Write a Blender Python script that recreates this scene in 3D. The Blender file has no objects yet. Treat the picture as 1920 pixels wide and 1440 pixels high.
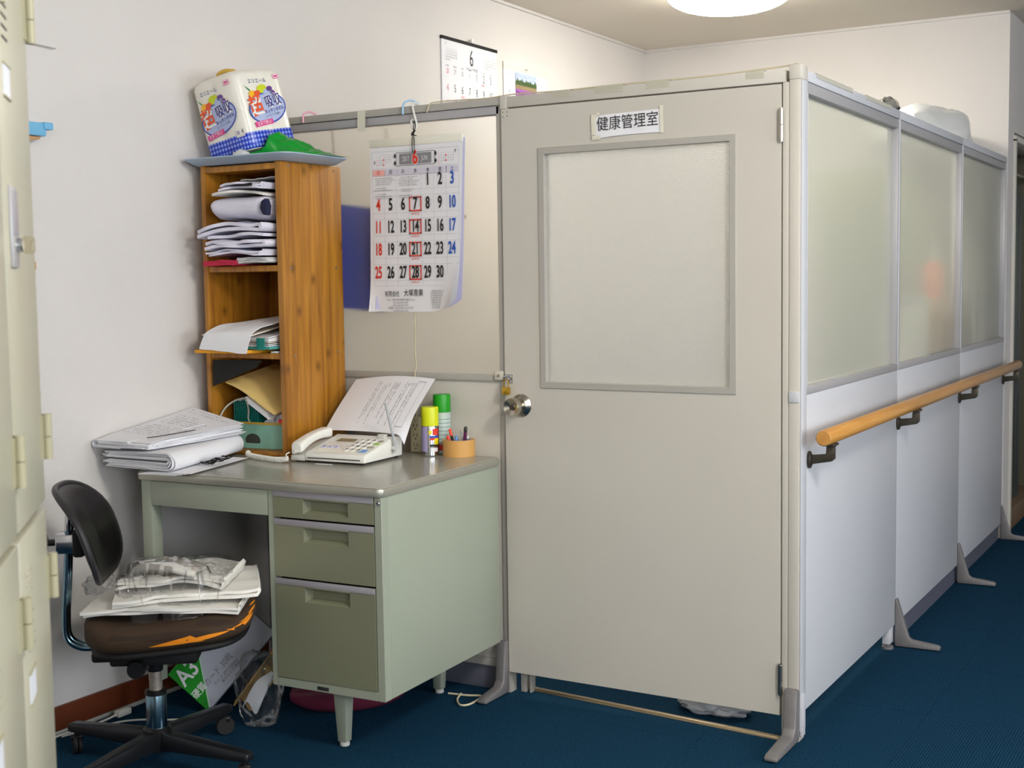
import bpy, bmesh, math, random
from mathutils import Vector, Matrix, noise

random.seed(7)
S = bpy.context.scene
COL = S.collection
PI = math.pi

# ------------------------------------------------------------------ camera
cam_d = bpy.data.cameras.new('camera')
cam_d.sensor_fit = 'HORIZONTAL'; cam_d.sensor_width = 36.0
cam_d.lens = 2437.75 / 1920 * 36.0
cam_d.clip_start = 0.05
cam_d.dof.use_dof = True; cam_d.dof.focus_distance = 4.1; cam_d.dof.aperture_fstop = 6.3
cam = bpy.data.objects.new('camera', cam_d); COL.objects.link(cam)
R_ = Vector((0.86295487, 0.50507953, -0.01426778)); U_ = Vector((-0.02775883, 0.07558427, 0.99675296)); F_ = Vector((-0.50451793, 0.85975676, -0.07924623))
M = Matrix((R_, U_, -F_)).transposed().to_4x4(); M.translation = (2.8487, -3.3500, 1.2595)
cam.matrix_world = M
S.camera = cam

# ------------------------------------------------------------------ world, exposure, daylight
S.view_settings.view_transform = 'Standard'; S.view_settings.look = 'None'
S.view_settings.gamma = 1.0; S.view_settings.use_curve_mapping = False
S.view_settings.exposure = 0.56
wd = bpy.data.worlds.new('sky'); S.world = wd; wd.use_nodes = True
bg = wd.node_tree.nodes['Background']; bg.inputs['Color'].default_value = (0.75, 0.86, 1.0, 1); bg.inputs['Strength'].default_value = 1.0

def area(name, loc, rot, sx, sy, power, col, shape='RECTANGLE'):
    l = bpy.data.lights.new(name, 'AREA'); l.shape = shape; l.size = sx; l.size_y = sy; l.energy = power; l.color = col
    o = bpy.data.objects.new(name, l); o.location = loc; o.rotation_euler = rot; COL.objects.link(o); return o
# daylight entering through the windows of the wall on the right and of the wall behind the camera
area('window_daylight', (5.90, -0.6, 1.55), (0, PI/2, 0), 1.2, 2.6, 52, (0.90, 0.95, 1.0))
area('window_daylight', (5.90, -4.4, 1.55), (0, PI/2, 0), 1.2, 2.6, 52, (0.90, 0.95, 1.0))
# ceiling fittings of the main room (out of the frame)
def bulb(loc, power):
    l = bpy.data.lights.new('room_lamp', 'POINT'); l.energy = power; l.color = (1.0, 0.97, 0.92); l.shadow_soft_size = .22
    o = bpy.data.objects.new('room_lamp', l); o.location = loc; COL.objects.link(o)
bulb((3.1, -1.5, 2.28), 66)
bulb((3.4, -4.8, 2.28), 44)

# ------------------------------------------------------------------ colour and materials
def lin(c):
    r = []
    for v in c:
        v = v / 255.0
        r.append(v / 12.92 if v <= 0.04045 else ((v + 0.055) / 1.055) ** 2.4)
    return tuple(r) + (1.0,)
MATS = {}
def mat(name, col, rough=0.5, metal=0.0, var=0.0, vscale=6.0, bump=0.0, bscale=80.0, spec=0.5, coat=0.0, trans=0.0, ior=1.45, emit=None, estr=0.0, sheen=0.0, stretch=None):
    if name in MATS: return MATS[name]
    m = bpy.data.materials.new(name); m.use_nodes = True; nt = m.node_tree; b = nt.nodes['Principled BSDF']
    b.inputs['Base Color'].default_value = lin(col); b.inputs['Roughness'].default_value = rough; b.inputs['Metallic'].default_value = metal
    b.inputs['Specular IOR Level'].default_value = spec; b.inputs['Coat Weight'].default_value = coat
    b.inputs['Transmission Weight'].default_value = trans; b.inputs['IOR'].default_value = ior; b.inputs['Sheen Weight'].default_value = sheen
    if emit: b.inputs['Emission Color'].default_value = lin(emit); b.inputs['Emission Strength'].default_value = estr
    tc = nt.nodes.new('ShaderNodeTexCoord')
    src = tc.outputs['Object']
    if stretch:
        mp = nt.nodes.new('ShaderNodeMapping'); mp.inputs['Scale'].default_value = stretch; nt.links.new(src, mp.inputs['Vector']); src = mp.outputs['Vector']
    if var:
        n = nt.nodes.new('ShaderNodeTexNoise'); n.inputs['Scale'].default_value = vscale; n.inputs['Detail'].default_value = 4
        nt.links.new(src, n.inputs['Vector'])
        rp = nt.nodes.new('ShaderNodeValToRGB')
        c = lin(col); rp.color_ramp.elements[0].position = .3; rp.color_ramp.elements[1].position = .7
        rp.color_ramp.elements[0].color = tuple(max(0, x * (1 - var)) for x in c[:3]) + (1,)
        rp.color_ramp.elements[1].color = tuple(min(1, x * (1 + var)) for x in c[:3]) + (1,)
        nt.links.new(n.outputs['Fac'], rp.inputs['Fac']); nt.links.new(rp.outputs['Color'], b.inputs['Base Color'])
    if bump:
        n2 = nt.nodes.new('ShaderNodeTexNoise'); n2.inputs['Scale'].default_value = bscale; n2.inputs['Detail'].default_value = 3
        nt.links.new(src, n2.inputs['Vector'])
        bp = nt.nodes.new('ShaderNodeBump'); bp.inputs['Strength'].default_value = bump; bp.inputs['Distance'].default_value = 0.004
        nt.links.new(n2.outputs['Fac'], bp.inputs['Height']); nt.links.new(bp.outputs['Normal'], b.inputs['Normal'])
    MATS[name] = m
    return m

m_wall = mat('wallpaper', (221, 216, 212), .85, var=.02, vscale=3, bump=.35, bscale=170, spec=.2)
m_ceil = mat('ceiling_board', (226, 218, 206), .9, bump=.1, bscale=120, spec=.2)
m_part = mat('partition_cream_steel', (204, 199, 189), .45, var=.025, vscale=2.5)
m_partw = mat('partition_white_steel', (200, 201, 206), .42, var=.02, vscale=2.5)
m_rail = mat('partition_rail_grey', (176, 172, 164), .42)
m_alu = mat('aluminium_frame', (178, 176, 178), .38, metal=.25)
m_kick = mat('kick_board', (92, 94, 108), .6)
m_foot = mat('cast_foot_grey', (128, 125, 125), .5, metal=.3, var=.06, vscale=30)
m_desk = mat('desk_green_steel', (158, 165, 148), .38, var=.02, vscale=4)
m_desk_shaded = mat('desk_green_steel_shaded', (128, 130, 106), .33, var=.025, vscale=4)  # same desk paint, darkened for the shade on the drawer fronts
m_dtop = mat('desk_top_laminate', (156, 154, 142), .2, var=.04, vscale=30)
m_dedge = mat('desk_edge_metal', (176, 174, 162), .34, metal=.6)
m_strip = mat('drawer_label_strip', (158, 154, 160), .4)
m_lock = mat('locker_beige_steel', (184, 181, 161), .33, var=.02, vscale=3)
m_lockd = mat('locker_hinge_beige', (172, 167, 138), .38)
m_chrome = mat('chrome', (200, 202, 205), .12, metal=1.0)
m_steel = mat('brushed_steel', (190, 184, 172), .24, metal=1.0)
m_brass = mat('brass', (214, 172, 62), .25, metal=1.0)
m_black = mat('black_plastic', (22, 21, 22), .35, coat=.2)
m_blackm = mat('black_matt', (16, 15, 15), .7)
m_rub = mat('rubber', (30, 29, 30), .7)
m_bronze = mat('bracket_bronze', (82, 76, 66), .38, metal=.6)
m_vinyl = mat('black_vinyl', (15, 13, 14), .34, bump=.03, bscale=400, spec=.35)
m_cloth = mat('white_cloth', (226, 224, 238), .9, bump=.1, bscale=90, spec=.15)
m_clothg = mat('grey_white_cloth', (206, 206, 206), .9, bump=.1, bscale=90, spec=.15)
m_clothc = mat('cream_white_cloth', (232, 229, 222), .9, bump=.1, bscale=90, spec=.15)
m_red = mat('crimson_cloth', (192, 52, 78), .85, spec=.2)
m_navy = mat('navy_cloth', (30, 32, 62), .85)
m_paper = mat('paper', (238, 238, 242), .75, spec=.2)
m_paperc = mat('paper_cream', (235, 222, 205), .75, spec=.2)
m_manila = mat('manila', (242, 212, 136), .7, var=.05, vscale=12)
m_teal = mat('teal_plastic', (20, 128, 118), .35)
m_tealf = mat('teal_folder', (70, 150, 145), .35)
m_tealb = mat('teal_card', (150, 205, 185), .55)
m_orange = mat('orange_board', (232, 160, 22), .45)
m_yel = mat('yellow_edge', (214, 176, 74), .5)
m_white = mat('white_plastic', (232, 231, 224), .35)
m_whiteg = mat('grey_white_plastic', (205, 205, 198), .35)
m_ink = mat('ink_black', (42, 40, 40), .7)
m_inkg = mat('ink_grey', (140, 138, 142), .7)
m_inkl = mat('ink_light_grey', (186, 184, 190), .7)
m_inkr = mat('ink_red', (226, 62, 44), .65)
m_inkb = mat('ink_blue', (40, 92, 186), .65)
m_inkv = mat('ink_indigo', (44, 40, 140), .6)
m_pinkp = mat('ink_pink', (226, 76, 150), .6)
m_dk = mat('gap_shade_black', (14, 14, 15), .9)
m_rope = mat('string_beige', (206, 196, 166), .8)
m_tape = mat('masking_tape', (226, 222, 204), .6)
m_base = mat('baseboard_brown', (112, 52, 26), .5, var=.08, vscale=20)
m_lcd = mat('lcd_olive', (122, 108, 66), .25)
m_traym = mat('tray_blue_grey', (172, 192, 212), .4)
m_gbag = mat('green_bag_film', (0, 150, 44), .28, coat=.3, bump=.25, bscale=40)

def wood(name, c0, c1, scale, rough=.4, knots=True):
    m = bpy.data.materials.new(name); m.use_nodes = True; nt = m.node_tree; b = nt.nodes['Principled BSDF']
    tc = nt.nodes.new('ShaderNodeTexCoord'); mp = nt.nodes.new('ShaderNodeMapping'); mp.inputs['Scale'].default_value = scale
    n = nt.nodes.new('ShaderNodeTexNoise'); n.inputs['Scale'].default_value = 5; n.inputs['Detail'].default_value = 5; n.inputs['Distortion'].default_value = .6
    rp = nt.nodes.new('ShaderNodeValToRGB'); e = rp.color_ramp.elements
    e[0].position = .3; e[0].color = lin(c0); e[1].position = .72; e[1].color = lin(c1)
    nt.links.new(tc.outputs['Object'], mp.inputs['Vector']); nt.links.new(mp.outputs['Vector'], n.inputs['Vector'])
    nt.links.new(n.outputs['Fac'], rp.inputs['Fac'])
    # knots
    v = nt.nodes.new('ShaderNodeTexVoronoi'); v.voronoi_dimensions = '2D'; v.inputs['Scale'].default_value = 1.0
    mp2 = nt.nodes.new('ShaderNodeMapping'); mp2.inputs['Scale'].default_value = (.01, 6.5, 4.6); mp2.inputs['Location'].default_value = (.31, .2, .37)
    s1 = nt.nodes.new('ShaderNodeSeparateXYZ'); c1_ = nt.nodes.new('ShaderNodeCombineXYZ'); nt.links.new(tc.outputs['Object'], mp2.inputs['Vector']); nt.links.new(mp2.outputs['Vector'], s1.inputs[0]); nt.links.new(s1.outputs['Y'], c1_.inputs[0]); nt.links.new(s1.outputs['Z'], c1_.inputs[1]); nt.links.new(c1_.outputs[0], v.inputs['Vector'])
    rk = nt.nodes.new('ShaderNodeValToRGB'); rk.color_ramp.elements[0].position = .02; rk.color_ramp.elements[0].color = (.75, .75, .75, 1) if knots else (0, 0, 0, 1)
    rk.color_ramp.elements[1].position = .11; rk.color_ramp.elements[1].color = (0, 0, 0, 1)
    nt.links.new(v.outputs['Distance'], rk.inputs['Fac'])
    mx = nt.nodes.new('ShaderNodeMixRGB'); mx.inputs['Color2'].default_value = lin(tuple(x * .72 for x in c0))
    nt.links.new(rk.outputs['Color'], mx.inputs['Fac']); nt.links.new(rp.outputs['Color'], mx.inputs['Color1'])
    nt.links.new(mx.outputs['Color'], b.inputs['Base Color'])
    b.inputs['Roughness'].default_value = rough; b.inputs['Coat Weight'].default_value = .15
    return m
m_wood = wood('stained_pine', (142, 87, 18), (192, 132, 40), (9, 9, .5))
m_rwood = wood('handrail_wood', (184, 126, 56), (208, 154, 84), (9, .5, 9), .3, False)

def carpet():
    m = bpy.data.materials.new('carpet_navy'); m.use_nodes = True; nt = m.node_tree; b = nt.nodes['Principled BSDF']
    tc = nt.nodes.new('ShaderNodeTexCoord')
    w = nt.nodes.new('ShaderNodeTexWave'); w.inputs['Scale'].default_value = 42; w.inputs['Distortion'].default_value = 1.2; w.inputs['Detail'].default_value = 2; w.inputs['Detail Scale'].default_value = 4
    n = nt.nodes.new('ShaderNodeTexNoise'); n.inputs['Scale'].default_value = 320; n.inputs['Detail'].default_value = 2
    n3 = nt.nodes.new('ShaderNodeTexNoise'); n3.inputs['Scale'].default_value = 9
    for x in (w, n, n3): nt.links.new(tc.outputs['Object'], x.inputs['Vector'])
    ad = nt.nodes.new('ShaderNodeMath'); ad.operation = 'MULTIPLY_ADD'; ad.inputs[1].default_value = .22
    nt.links.new(w.outputs['Fac'], ad.inputs[0]); nt.links.new(n.outputs['Fac'], ad.inputs[2])
    rp = nt.nodes.new('ShaderNodeValToRGB'); e = rp.color_ramp.elements
    e[0].position = .44; e[0].color = lin((10, 29, 43)); e[1].position = .80; e[1].color = lin((29, 74, 104))
    nt.links.new(ad.outputs[0], rp.inputs['Fac'])
    nt.links.new(rp.outputs['Color'], b.inputs['Base Color'])
    bp = nt.nodes.new('ShaderNodeBump'); bp.inputs['Strength'].default_value = .5; bp.inputs['Distance'].default_value = .003
    nt.links.new(ad.outputs[0], bp.inputs['Height']); nt.links.new(bp.outputs['Normal'], b.inputs['Normal'])
    b.inputs['Roughness'].default_value = .95; b.inputs['Specular IOR Level'].default_value = .05
    return m
m_carpet = carpet()

def frosted(name, tint, rough, mixd, bump=0.0, bscale=200, ior=1.2):
    m = bpy.data.materials.new(name); m.use_nodes = True; nt = m.node_tree; nt.nodes.remove(nt.nodes['Principled BSDF'])
    out = nt.nodes['Material Output']
    rf = nt.nodes.new('ShaderNodeBsdfRefraction'); rf.inputs['Color'].default_value = lin(tint); rf.inputs['Roughness'].default_value = rough; rf.inputs['IOR'].default_value = ior
    tr = nt.nodes.new('ShaderNodeBsdfTranslucent'); tr.inputs['Color'].default_value = lin(tint)
    df = nt.nodes.new('ShaderNodeBsdfDiffuse'); df.inputs['Color'].default_value = lin(tint)
    gl = nt.nodes.new('ShaderNodeBsdfGlossy'); gl.inputs['Roughness'].default_value = .28
    fr = nt.nodes.new('ShaderNodeFresnel'); fr.inputs['IOR'].default_value = 1.4
    m1 = nt.nodes.new('ShaderNodeMixShader'); m1.inputs[0].default_value = .62
    m2 = nt.nodes.new('ShaderNodeMixShader'); m2.inputs[0].default_value = mixd
    m3 = nt.nodes.new('ShaderNodeMixShader')
    L = nt.links.new
    L(tr.outputs[0], m1.inputs[1]); L(df.outputs[0], m1.inputs[2])
    L(rf.outputs[0], m2.inputs[1]); L(m1.outputs[0], m2.inputs[2])
    L(m2.outputs[0], m3.inputs[1]); L(gl.outputs[0], m3.inputs[2]); L(m3.outputs[0], out.inputs['Surface'])
    ge = nt.nodes.new('ShaderNodeNewGeometry'); sb_ = nt.nodes.new('ShaderNodeMath'); sb_.operation = 'SUBTRACT'; sb_.inputs[0].default_value = 1.0; L(ge.outputs['Backfacing'], sb_.inputs[1])
    mf = nt.nodes.new('ShaderNodeMath'); mf.operation = 'MULTIPLY'; L(sb_.outputs[0], mf.inputs[0]); L(fr.outputs[0], mf.inputs[1]); L(mf.outputs[0], m3.inputs[0])
    if bump:
        tc = nt.nodes.new('ShaderNodeTexCoord'); n = nt.nodes.new('ShaderNodeTexNoise'); n.inputs['Scale'].default_value = bscale; n.inputs['Detail'].default_value = 2
        L(tc.outputs['Object'], n.inputs['Vector'])
        bp = nt.nodes.new('ShaderNodeBump'); bp.inputs['Strength'].default_value = bump; bp.inputs['Distance'].default_value = .004
        L(n.outputs['Fac'], bp.inputs['Height'])
        for s in (gl, rf, fr): L(bp.outputs['Normal'], s.inputs['Normal'])
    return m
m_glassA = frosted('frosted_pane_plain', (252, 250, 246), .40, .08)
m_glassD = frosted('frosted_pane_pebbled', (250, 250, 247), .5, .40, .9, 260)
m_glassB = frosted('frosted_pane_green', (252, 253, 246), .20, .34, ior=1.06)

def film(name, tint, gloss=.35, haze=.1):
    m = bpy.data.materials.new(name); m.use_nodes = True; nt = m.node_tree; nt.nodes.remove(nt.nodes['Principled BSDF']); out = nt.nodes['Material Output']; L = nt.links.new
    tp = nt.nodes.new('ShaderNodeBsdfTransparent'); tp.inputs[0].default_value = (.985, .99, .99, 1)
    df = nt.nodes.new('ShaderNodeBsdfDiffuse'); df.inputs[0].default_value = lin(tint)
    gl = nt.nodes.new('ShaderNodeBsdfGlossy'); gl.inputs['Roughness'].default_value = .12
    fr = nt.nodes.new('ShaderNodeFresnel'); fr.inputs['IOR'].default_value = 1.55
    mu = nt.nodes.new('ShaderNodeMath'); mu.operation = 'MULTIPLY'; mu.inputs[1].default_value = gloss * 1.6; L(fr.outputs[0], mu.inputs[0])
    a = nt.nodes.new('ShaderNodeMixShader'); a.inputs[0].default_value = haze; L(tp.outputs[0], a.inputs[1]); L(df.outputs[0], a.inputs[2])
    c = nt.nodes.new('ShaderNodeMixShader'); L(mu.outputs[0], c.inputs[0]); L(a.outputs[0], c.inputs[1]); L(gl.outputs[0], c.inputs[2]); L(c.outputs[0], out.inputs['Surface'])
    return m
m_film = film('clear_plastic_film', (244, 246, 248), .30, .012)
m_filmw = film('milky_plastic_film', (242, 244, 244), .25, .72)
m_filmp = film('clear_adhesive_tape', (236, 232, 212), .15, .35)

# ------------------------------------------------------------------ mesh tools
def V(*a): return Vector(a)
class MB:
    def __init__(s): s.v = []; s.f = []
    def add(s, vs, fs):
        o = len(s.v); s.v += [tuple(x) for x in vs]; s.f += [tuple(i + o for i in f) for f in fs]; return s
    def box(s, x0, x1, y0, y1, z0, z1, M=None):
        vs = [Vector((x, y, z)) for x in (x0, x1) for y in (y0, y1) for z in (z0, z1)]
        if M: vs = [M @ q for q in vs]
        return s.add(vs, [(0, 1, 3, 2), (4, 6, 7, 5), (0, 4, 5, 1), (2, 3, 7, 6), (0, 2, 6, 4), (1, 5, 7, 3)])
    def prism(s, poly, ax, a0, a1, M=None):
        n = len(poly); vs = []
        for a in (a0, a1):
            for (p, q) in poly:
                w = Vector((a, p, q)) if ax == 'x' else Vector((p, a, q)) if ax == 'y' else Vector((p, q, a))
                vs.append(M @ w if M else w)
        fs = [tuple(range(n)), tuple(range(2 * n - 1, n - 1, -1))] + [(i, (i + 1) % n, (i + 1) % n + n, i + n) for i in range(n)]
        return s.add(vs, fs)
    def tube(s, pts, r, n=10, closed=False, cap=True):
        pts = [Vector(p) for p in pts]; m = len(pts); rings = []
        t0 = (pts[1] - pts[0]).normalized(); ref = Vector((0, 0, 1)) if abs(t0.z) < .9 else Vector((1, 0, 0))
        nn = t0.cross(ref).normalized()
        for i, p in enumerate(pts):
            if closed: t = (pts[(i + 1) % m] - pts[i - 1]).normalized()
            else: t = (pts[min(i + 1, m - 1)] - pts[max(i - 1, 0)]).normalized()
            nn = (nn - t * nn.dot(t)).normalized(); b = t.cross(nn)
            rr = r[i] if isinstance(r, (list, tuple)) else r
            rings.append([p + (nn * math.cos(2 * PI * k / n) + b * math.sin(2 * PI * k / n)) * rr for k in range(n)])
        fs = []
        for i in range(m if closed else m - 1):
            j = (i + 1) % m
            for k in range(n): fs.append((i * n + k, i * n + (k + 1) % n, j * n + (k + 1) % n, j * n + k))
        if cap and not closed: fs += [tuple(range(n - 1, -1, -1)), tuple((m - 1) * n + k for k in range(n))]
        return s.add([q for rg in rings for q in rg], fs)
    def cyl(s, p0, p1, r, n=20, r1=None): return s.tube([p0, p1], [r, r if r1 is None else r1], n)
    def lathe(s, prof, n=24, c=(0, 0, 0), axis='z', M=None):
        vs = []; fs = []; c = Vector(c)
        for (r, h) in prof:
            for k in range(n):
                a = 2 * PI * k / n; x, y = r * math.cos(a), r * math.sin(a)
                w = Vector((x, y, h)) if axis == 'z' else Vector((h, x, y)) if axis == 'x' else Vector((x, h, y))
                w = (M @ w if M else w) + c; vs.append(w)
        m = len(prof)
        for i in range(m - 1):
            for k in range(n): fs.append((i * n + k, i * n + (k + 1) % n, (i + 1) * n + (k + 1) % n, (i + 1) * n + k))
        fs.append(tuple(range(n - 1, -1, -1))); fs.append(tuple((m - 1) * n + k for k in range(n)))
        return s.add(vs, fs)
    def grid(s, fn, nu, nv):
        vs = [fn(i / nu, j / nv) for j in range(nv + 1) for i in range(nu + 1)]
        fs = [(j * (nu + 1) + i, j * (nu + 1) + i + 1, (j + 1) * (nu + 1) + i + 1, (j + 1) * (nu + 1) + i) for j in range(nv) for i in range(nu)]
        return s.add(vs, fs)
    def sheet(s, fn, nu, nv, t):
        """a sheet with real thickness t"""
        P = [[Vector(fn(i / nu, j / nv)) for i in range(nu + 1)] for j in range(nv + 1)]
        N = [[None] * (nu + 1) for _ in range(nv + 1)]
        for j in range(nv + 1):
            for i in range(nu + 1):
                du = P[j][min(i + 1, nu)] - P[j][max(i - 1, 0)]; dv = P[min(j + 1, nv)][i] - P[max(j - 1, 0)][i]
                q = du.cross(dv); N[j][i] = q.normalized() if q.length > 1e-12 else Vector((0, 0, 1))
        w = nu + 1; h = nv + 1
        vs = [P[j][i] for j in range(h) for i in range(w)] + [P[j][i] - N[j][i] * t for j in range(h) for i in range(w)]
        o = w * h; fs = []
        for j in range(nv):
            for i in range(nu):
                a = j * w + i; fs.append((a, a + 1, a + w + 1, a + w)); fs.append((a + o, a + w + o, a + w + 1 + o, a + 1 + o))
        for i in range(nu):
            fs.append((i, i + o, i + 1 + o, i + 1)); a = nv * w + i; fs.append((a, a + 1, a + 1 + o, a + o))
        for j in range(nv):
            a = j * w; fs.append((a, a + w, a + w + o, a + o)); a = j * w + nu; fs.append((a, a + o, a + w + o, a + w))
        return s.add(vs, fs)
    def text(s, body, size, org, xd=(1, 0, 0), yd=(0, 0, 1), xs=1.0, bold=0.0, align='CENTER'):
        cu = bpy.data.curves.new('t', 'FONT'); cu.body = body; cu.size = size; cu.offset = bold; cu.align_x = align; cu.align_y = 'CENTER'; cu.resolution_u = 3
        ob = bpy.data.objects.new('t', cu)
        me = bpy.data.meshes.new_from_object(ob)
        xd = Vector(xd).normalized(); yd = Vector(yd).normalized(); org = Vector(org)
        s.add([org + xd * (q.co.x * xs) + yd * q.co.y for q in me.vertices], [tuple(p.vertices) for p in me.polygons])
        bpy.data.objects.remove(ob); bpy.data.curves.remove(cu); bpy.data.meshes.remove(me)
        return s
    def quad(s, org, xd, yd, w, h):
        org = Vector(org); xd = Vector(xd).normalized() * w / 2; yd = Vector(yd).normalized() * h / 2
        return s.add([org - xd - yd, org + xd - yd, org + xd + yd, org - xd + yd], [(0, 1, 2, 3)])
    def build(s, name, m, parent=None, bev=0.0, seg=2, smooth=40, world=False, recalc=True, sub=0):
        me = bpy.data.meshes.new(name); me.from_pydata(s.v, [], s.f)
        if bev or recalc:
            bm = bmesh.new(); bm.from_mesh(me)
            if recalc: bmesh.ops.recalc_face_normals(bm, faces=bm.faces)
            if bev:
                bm.normal_update()
                ed = [e for e in bm.edges if len(e.link_faces) == 2 and e.calc_face_angle(0) > .5]
                bmesh.ops.bevel(bm, geom=ed, offset=bev, segments=seg, affect='EDGES', clamp_overlap=True, profile=.5)
            bm.to_mesh(me); bm.free()
        if smooth:
            for p in me.polygons: p.use_smooth = True
            me.set_sharp_from_angle(angle=math.radians(smooth))
        me.materials.append(m)
        o = bpy.data.objects.new(name, me); COL.objects.link(o)
        if parent is not None:
            o.parent = parent
            if world: o.matrix_parent_inverse = RM[parent.name].inverted()
        RM[o.name] = Matrix.Identity(4) if (world or parent is None) else RM[parent.name].copy()
        if sub:
            md = o.modifiers.new('subdivision', 'SUBSURF'); md.levels = sub; md.render_levels = sub
        return o
RM = {}
def thing(name, label, cat, loc=(0, 0, 0), rz=0.0, group=None, rot=None):
    o = bpy.data.objects.new(name, None); COL.objects.link(o); o.empty_display_size = .1
    o.location = loc; o.rotation_euler = rot or (0, 0, rz); o['label'] = label; o['category'] = cat
    if group: o['group'] = group
    e = o.rotation_euler
    RM[o.name] = Matrix.Translation(Vector(loc)) @ e.to_matrix().to_4x4()
    return o
def tag(o, label, cat, group=None):
    o['label'] = label; o['category'] = cat
    if group: o['group'] = group
    RM[o.name] = Matrix.Identity(4)
    return o
def struct(o): o['kind'] = 'structure'; RM[o.name] = Matrix.Identity(4); return o
def rbox(name, m, par, x0, x1, y0, y1, z0, z1, bev=0.0, seg=2, world=False): return MB().box(x0, x1, y0, y1, z0, z1).build(name, m, par, bev, seg, world=world)
def nz(x, y=0, z=0): return noise.noise(Vector((x, y, z)))
def smoothpath(pts, k=6):
    pts = [Vector(p) for p in pts]; out = []
    P = [pts[0]] + pts + [pts[-1]]
    for i in range(1, len(P) - 2):
        a, b, c, d = P[i - 1], P[i], P[i + 1], P[i + 2]
        for j in range(k):
            t = j / k; out.append(.5 * ((2 * b) + (-a + c) * t + (2 * a - 5 * b + 4 * c - d) * t * t + (-a + 3 * b - 3 * c + d) * t ** 3))
    out.append(pts[-1]); return out
def blob(c, rad, seed, amp=.2, freq=2.2, flat=None, sub=4, ridge=True):
    bm = bmesh.new(); bmesh.ops.create_icosphere(bm, subdivisions=sub, radius=1.0); mb = MB()
    vs = []
    for q in bm.verts:
        d = q.co.copy(); n = noise.noise(d * freq + Vector((seed, seed * 1.7, 0)))
        n2 = 1 - abs(noise.noise(d * freq * 2.1 + Vector((seed * 2, 3, seed)))) * 2 if ridge else noise.noise(d * freq * 2)
        k = 1 + amp * n + amp * .45 * n2
        w = Vector((d.x * rad[0] * k, d.y * rad[1] * k, d.z * rad[2] * k)) + Vector(c)
        if flat is not None and w.z < flat: w.z = flat + .0005 * (1 + n)
        vs.append(w)
    mb.add(vs, [tuple(v.index for v in f.verts) for f in bm.faces]); bm.free(); return mb

from mathutils.bvhtree import BVHTree
def wmat(o):
    return (wmat(o.parent) @ o.matrix_parent_inverse if o.parent else Matrix.Identity(4)) @ Matrix.LocRotScale(o.location, o.rotation_euler, o.scale)
def bvh(objs):
    vs = []; fs = []
    for o in objs:
        k = len(vs); W = wmat(o); vs += [W @ q.co for q in o.data.vertices]; fs += [tuple(i + k for i in p.vertices) for p in o.data.polygons]
    return BVHTree.FromPolygons(vs, fs)
def settle(mover, objs, below, step=.001, n=90):
    """raise a thing until its meshes no longer cut what lies under it"""
    B = bvh(below)
    for _ in range(n):
        if not bvh(objs).overlap(B): break
        mover.location.z += step
    mover.location.z += .0004

# ================================================================== THE SETTING
XW, H, YB, XR = -0.0927, 2.472, 3.1135, 1.7562
fl = struct(rbox('floor', mat('subfloor', (30, 44, 60), .9), None, XW - .1, 6.0, -7.0, 5.0, -.12, -.006))
tile_mesh = None
ti = 0
for ix in range(-1, 9):
    for iy in range(-8, 9):
        x0, y0 = .02 + ix * .5, -.11 + iy * .5
        if x0 + .5 < XW or x0 > 4.6: continue
        if y0 < -3.2: continue
        if tile_mesh is None:
            o = MB().box(-.2499, .2499, -.2499, .2499, -.006, 0).build('carpet_tile', m_carpet, fl, .0004, 1); tile_mesh = o.data
        else:
            o = bpy.data.objects.new('carpet_tile', tile_mesh); COL.objects.link(o); o.parent = fl
        o.location = (x0 + .25, y0 + .25, random.uniform(-.0002, .0001)); o.rotation_euler = (0, 0, PI / 2 * ((ix + iy) % 2))
wl = struct(rbox('wall_left', m_wall, None, XW - .12, XW, -7, YB + .1, -.0, H))
struct(rbox('wall_back', m_wall, None, XW, XR, YB, YB + .12, 0, H))
# wall going on beyond the back wall, with a door opening
wr = MB()
wr.box(XR - .12, XR, YB + .12, YB + .16, 0, H); wr.box(XR - .12, XR, YB + .16, 5, 1.93, H); wr.box(XR - .12, XR, 4.95, 5, 0, 1.93)
struct(wr.build('wall_corridor', m_wall, None))
struct(rbox('wall_corridor_end', m_wall, None, XR, 6.0, 5.0, 5.12, -.12, H))
cl = MB(); cl.box(XW - .1, 6.1, -7.1, 5.1, H, H + .1)
struct(cl.build('ceiling', m_ceil, None))
struct(MB().box(XW, XW + .012, -7, YB, H - .012, H).build('trim_1', m_wall, None))
struct(MB().box(XW, XR, YB - .012, YB, H - .012, H).build('trim_2', m_wall, None))
# wall on the right with two window openings, wall behind the camera
w = MB()
for (y0, y1, z0, z1) in ((-7, 5, 0, .7), (-7, 5, 2.2, H), (-7, -5.75, .7, 2.2), (-3.05, -1.95, .7, 2.2), (.75, 5, .7, 2.2)): w.box(6.0, 6.12, y0, y1, z0, z1)
struct(w.build('wall_right', m_wall, None))
struct(rbox('wall_front', m_wall, None, XW, 6.0, -7.12, -7.0, 0, H))
bb = struct(rbox('baseboard_left', m_base, None, XW, XW + .012, -7, -.02, 0, .078, .002))
struct(rbox('trim_3', m_whiteg, None, XW + .012, XW + .02, -7, -.02, 0, .012, .002))

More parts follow.
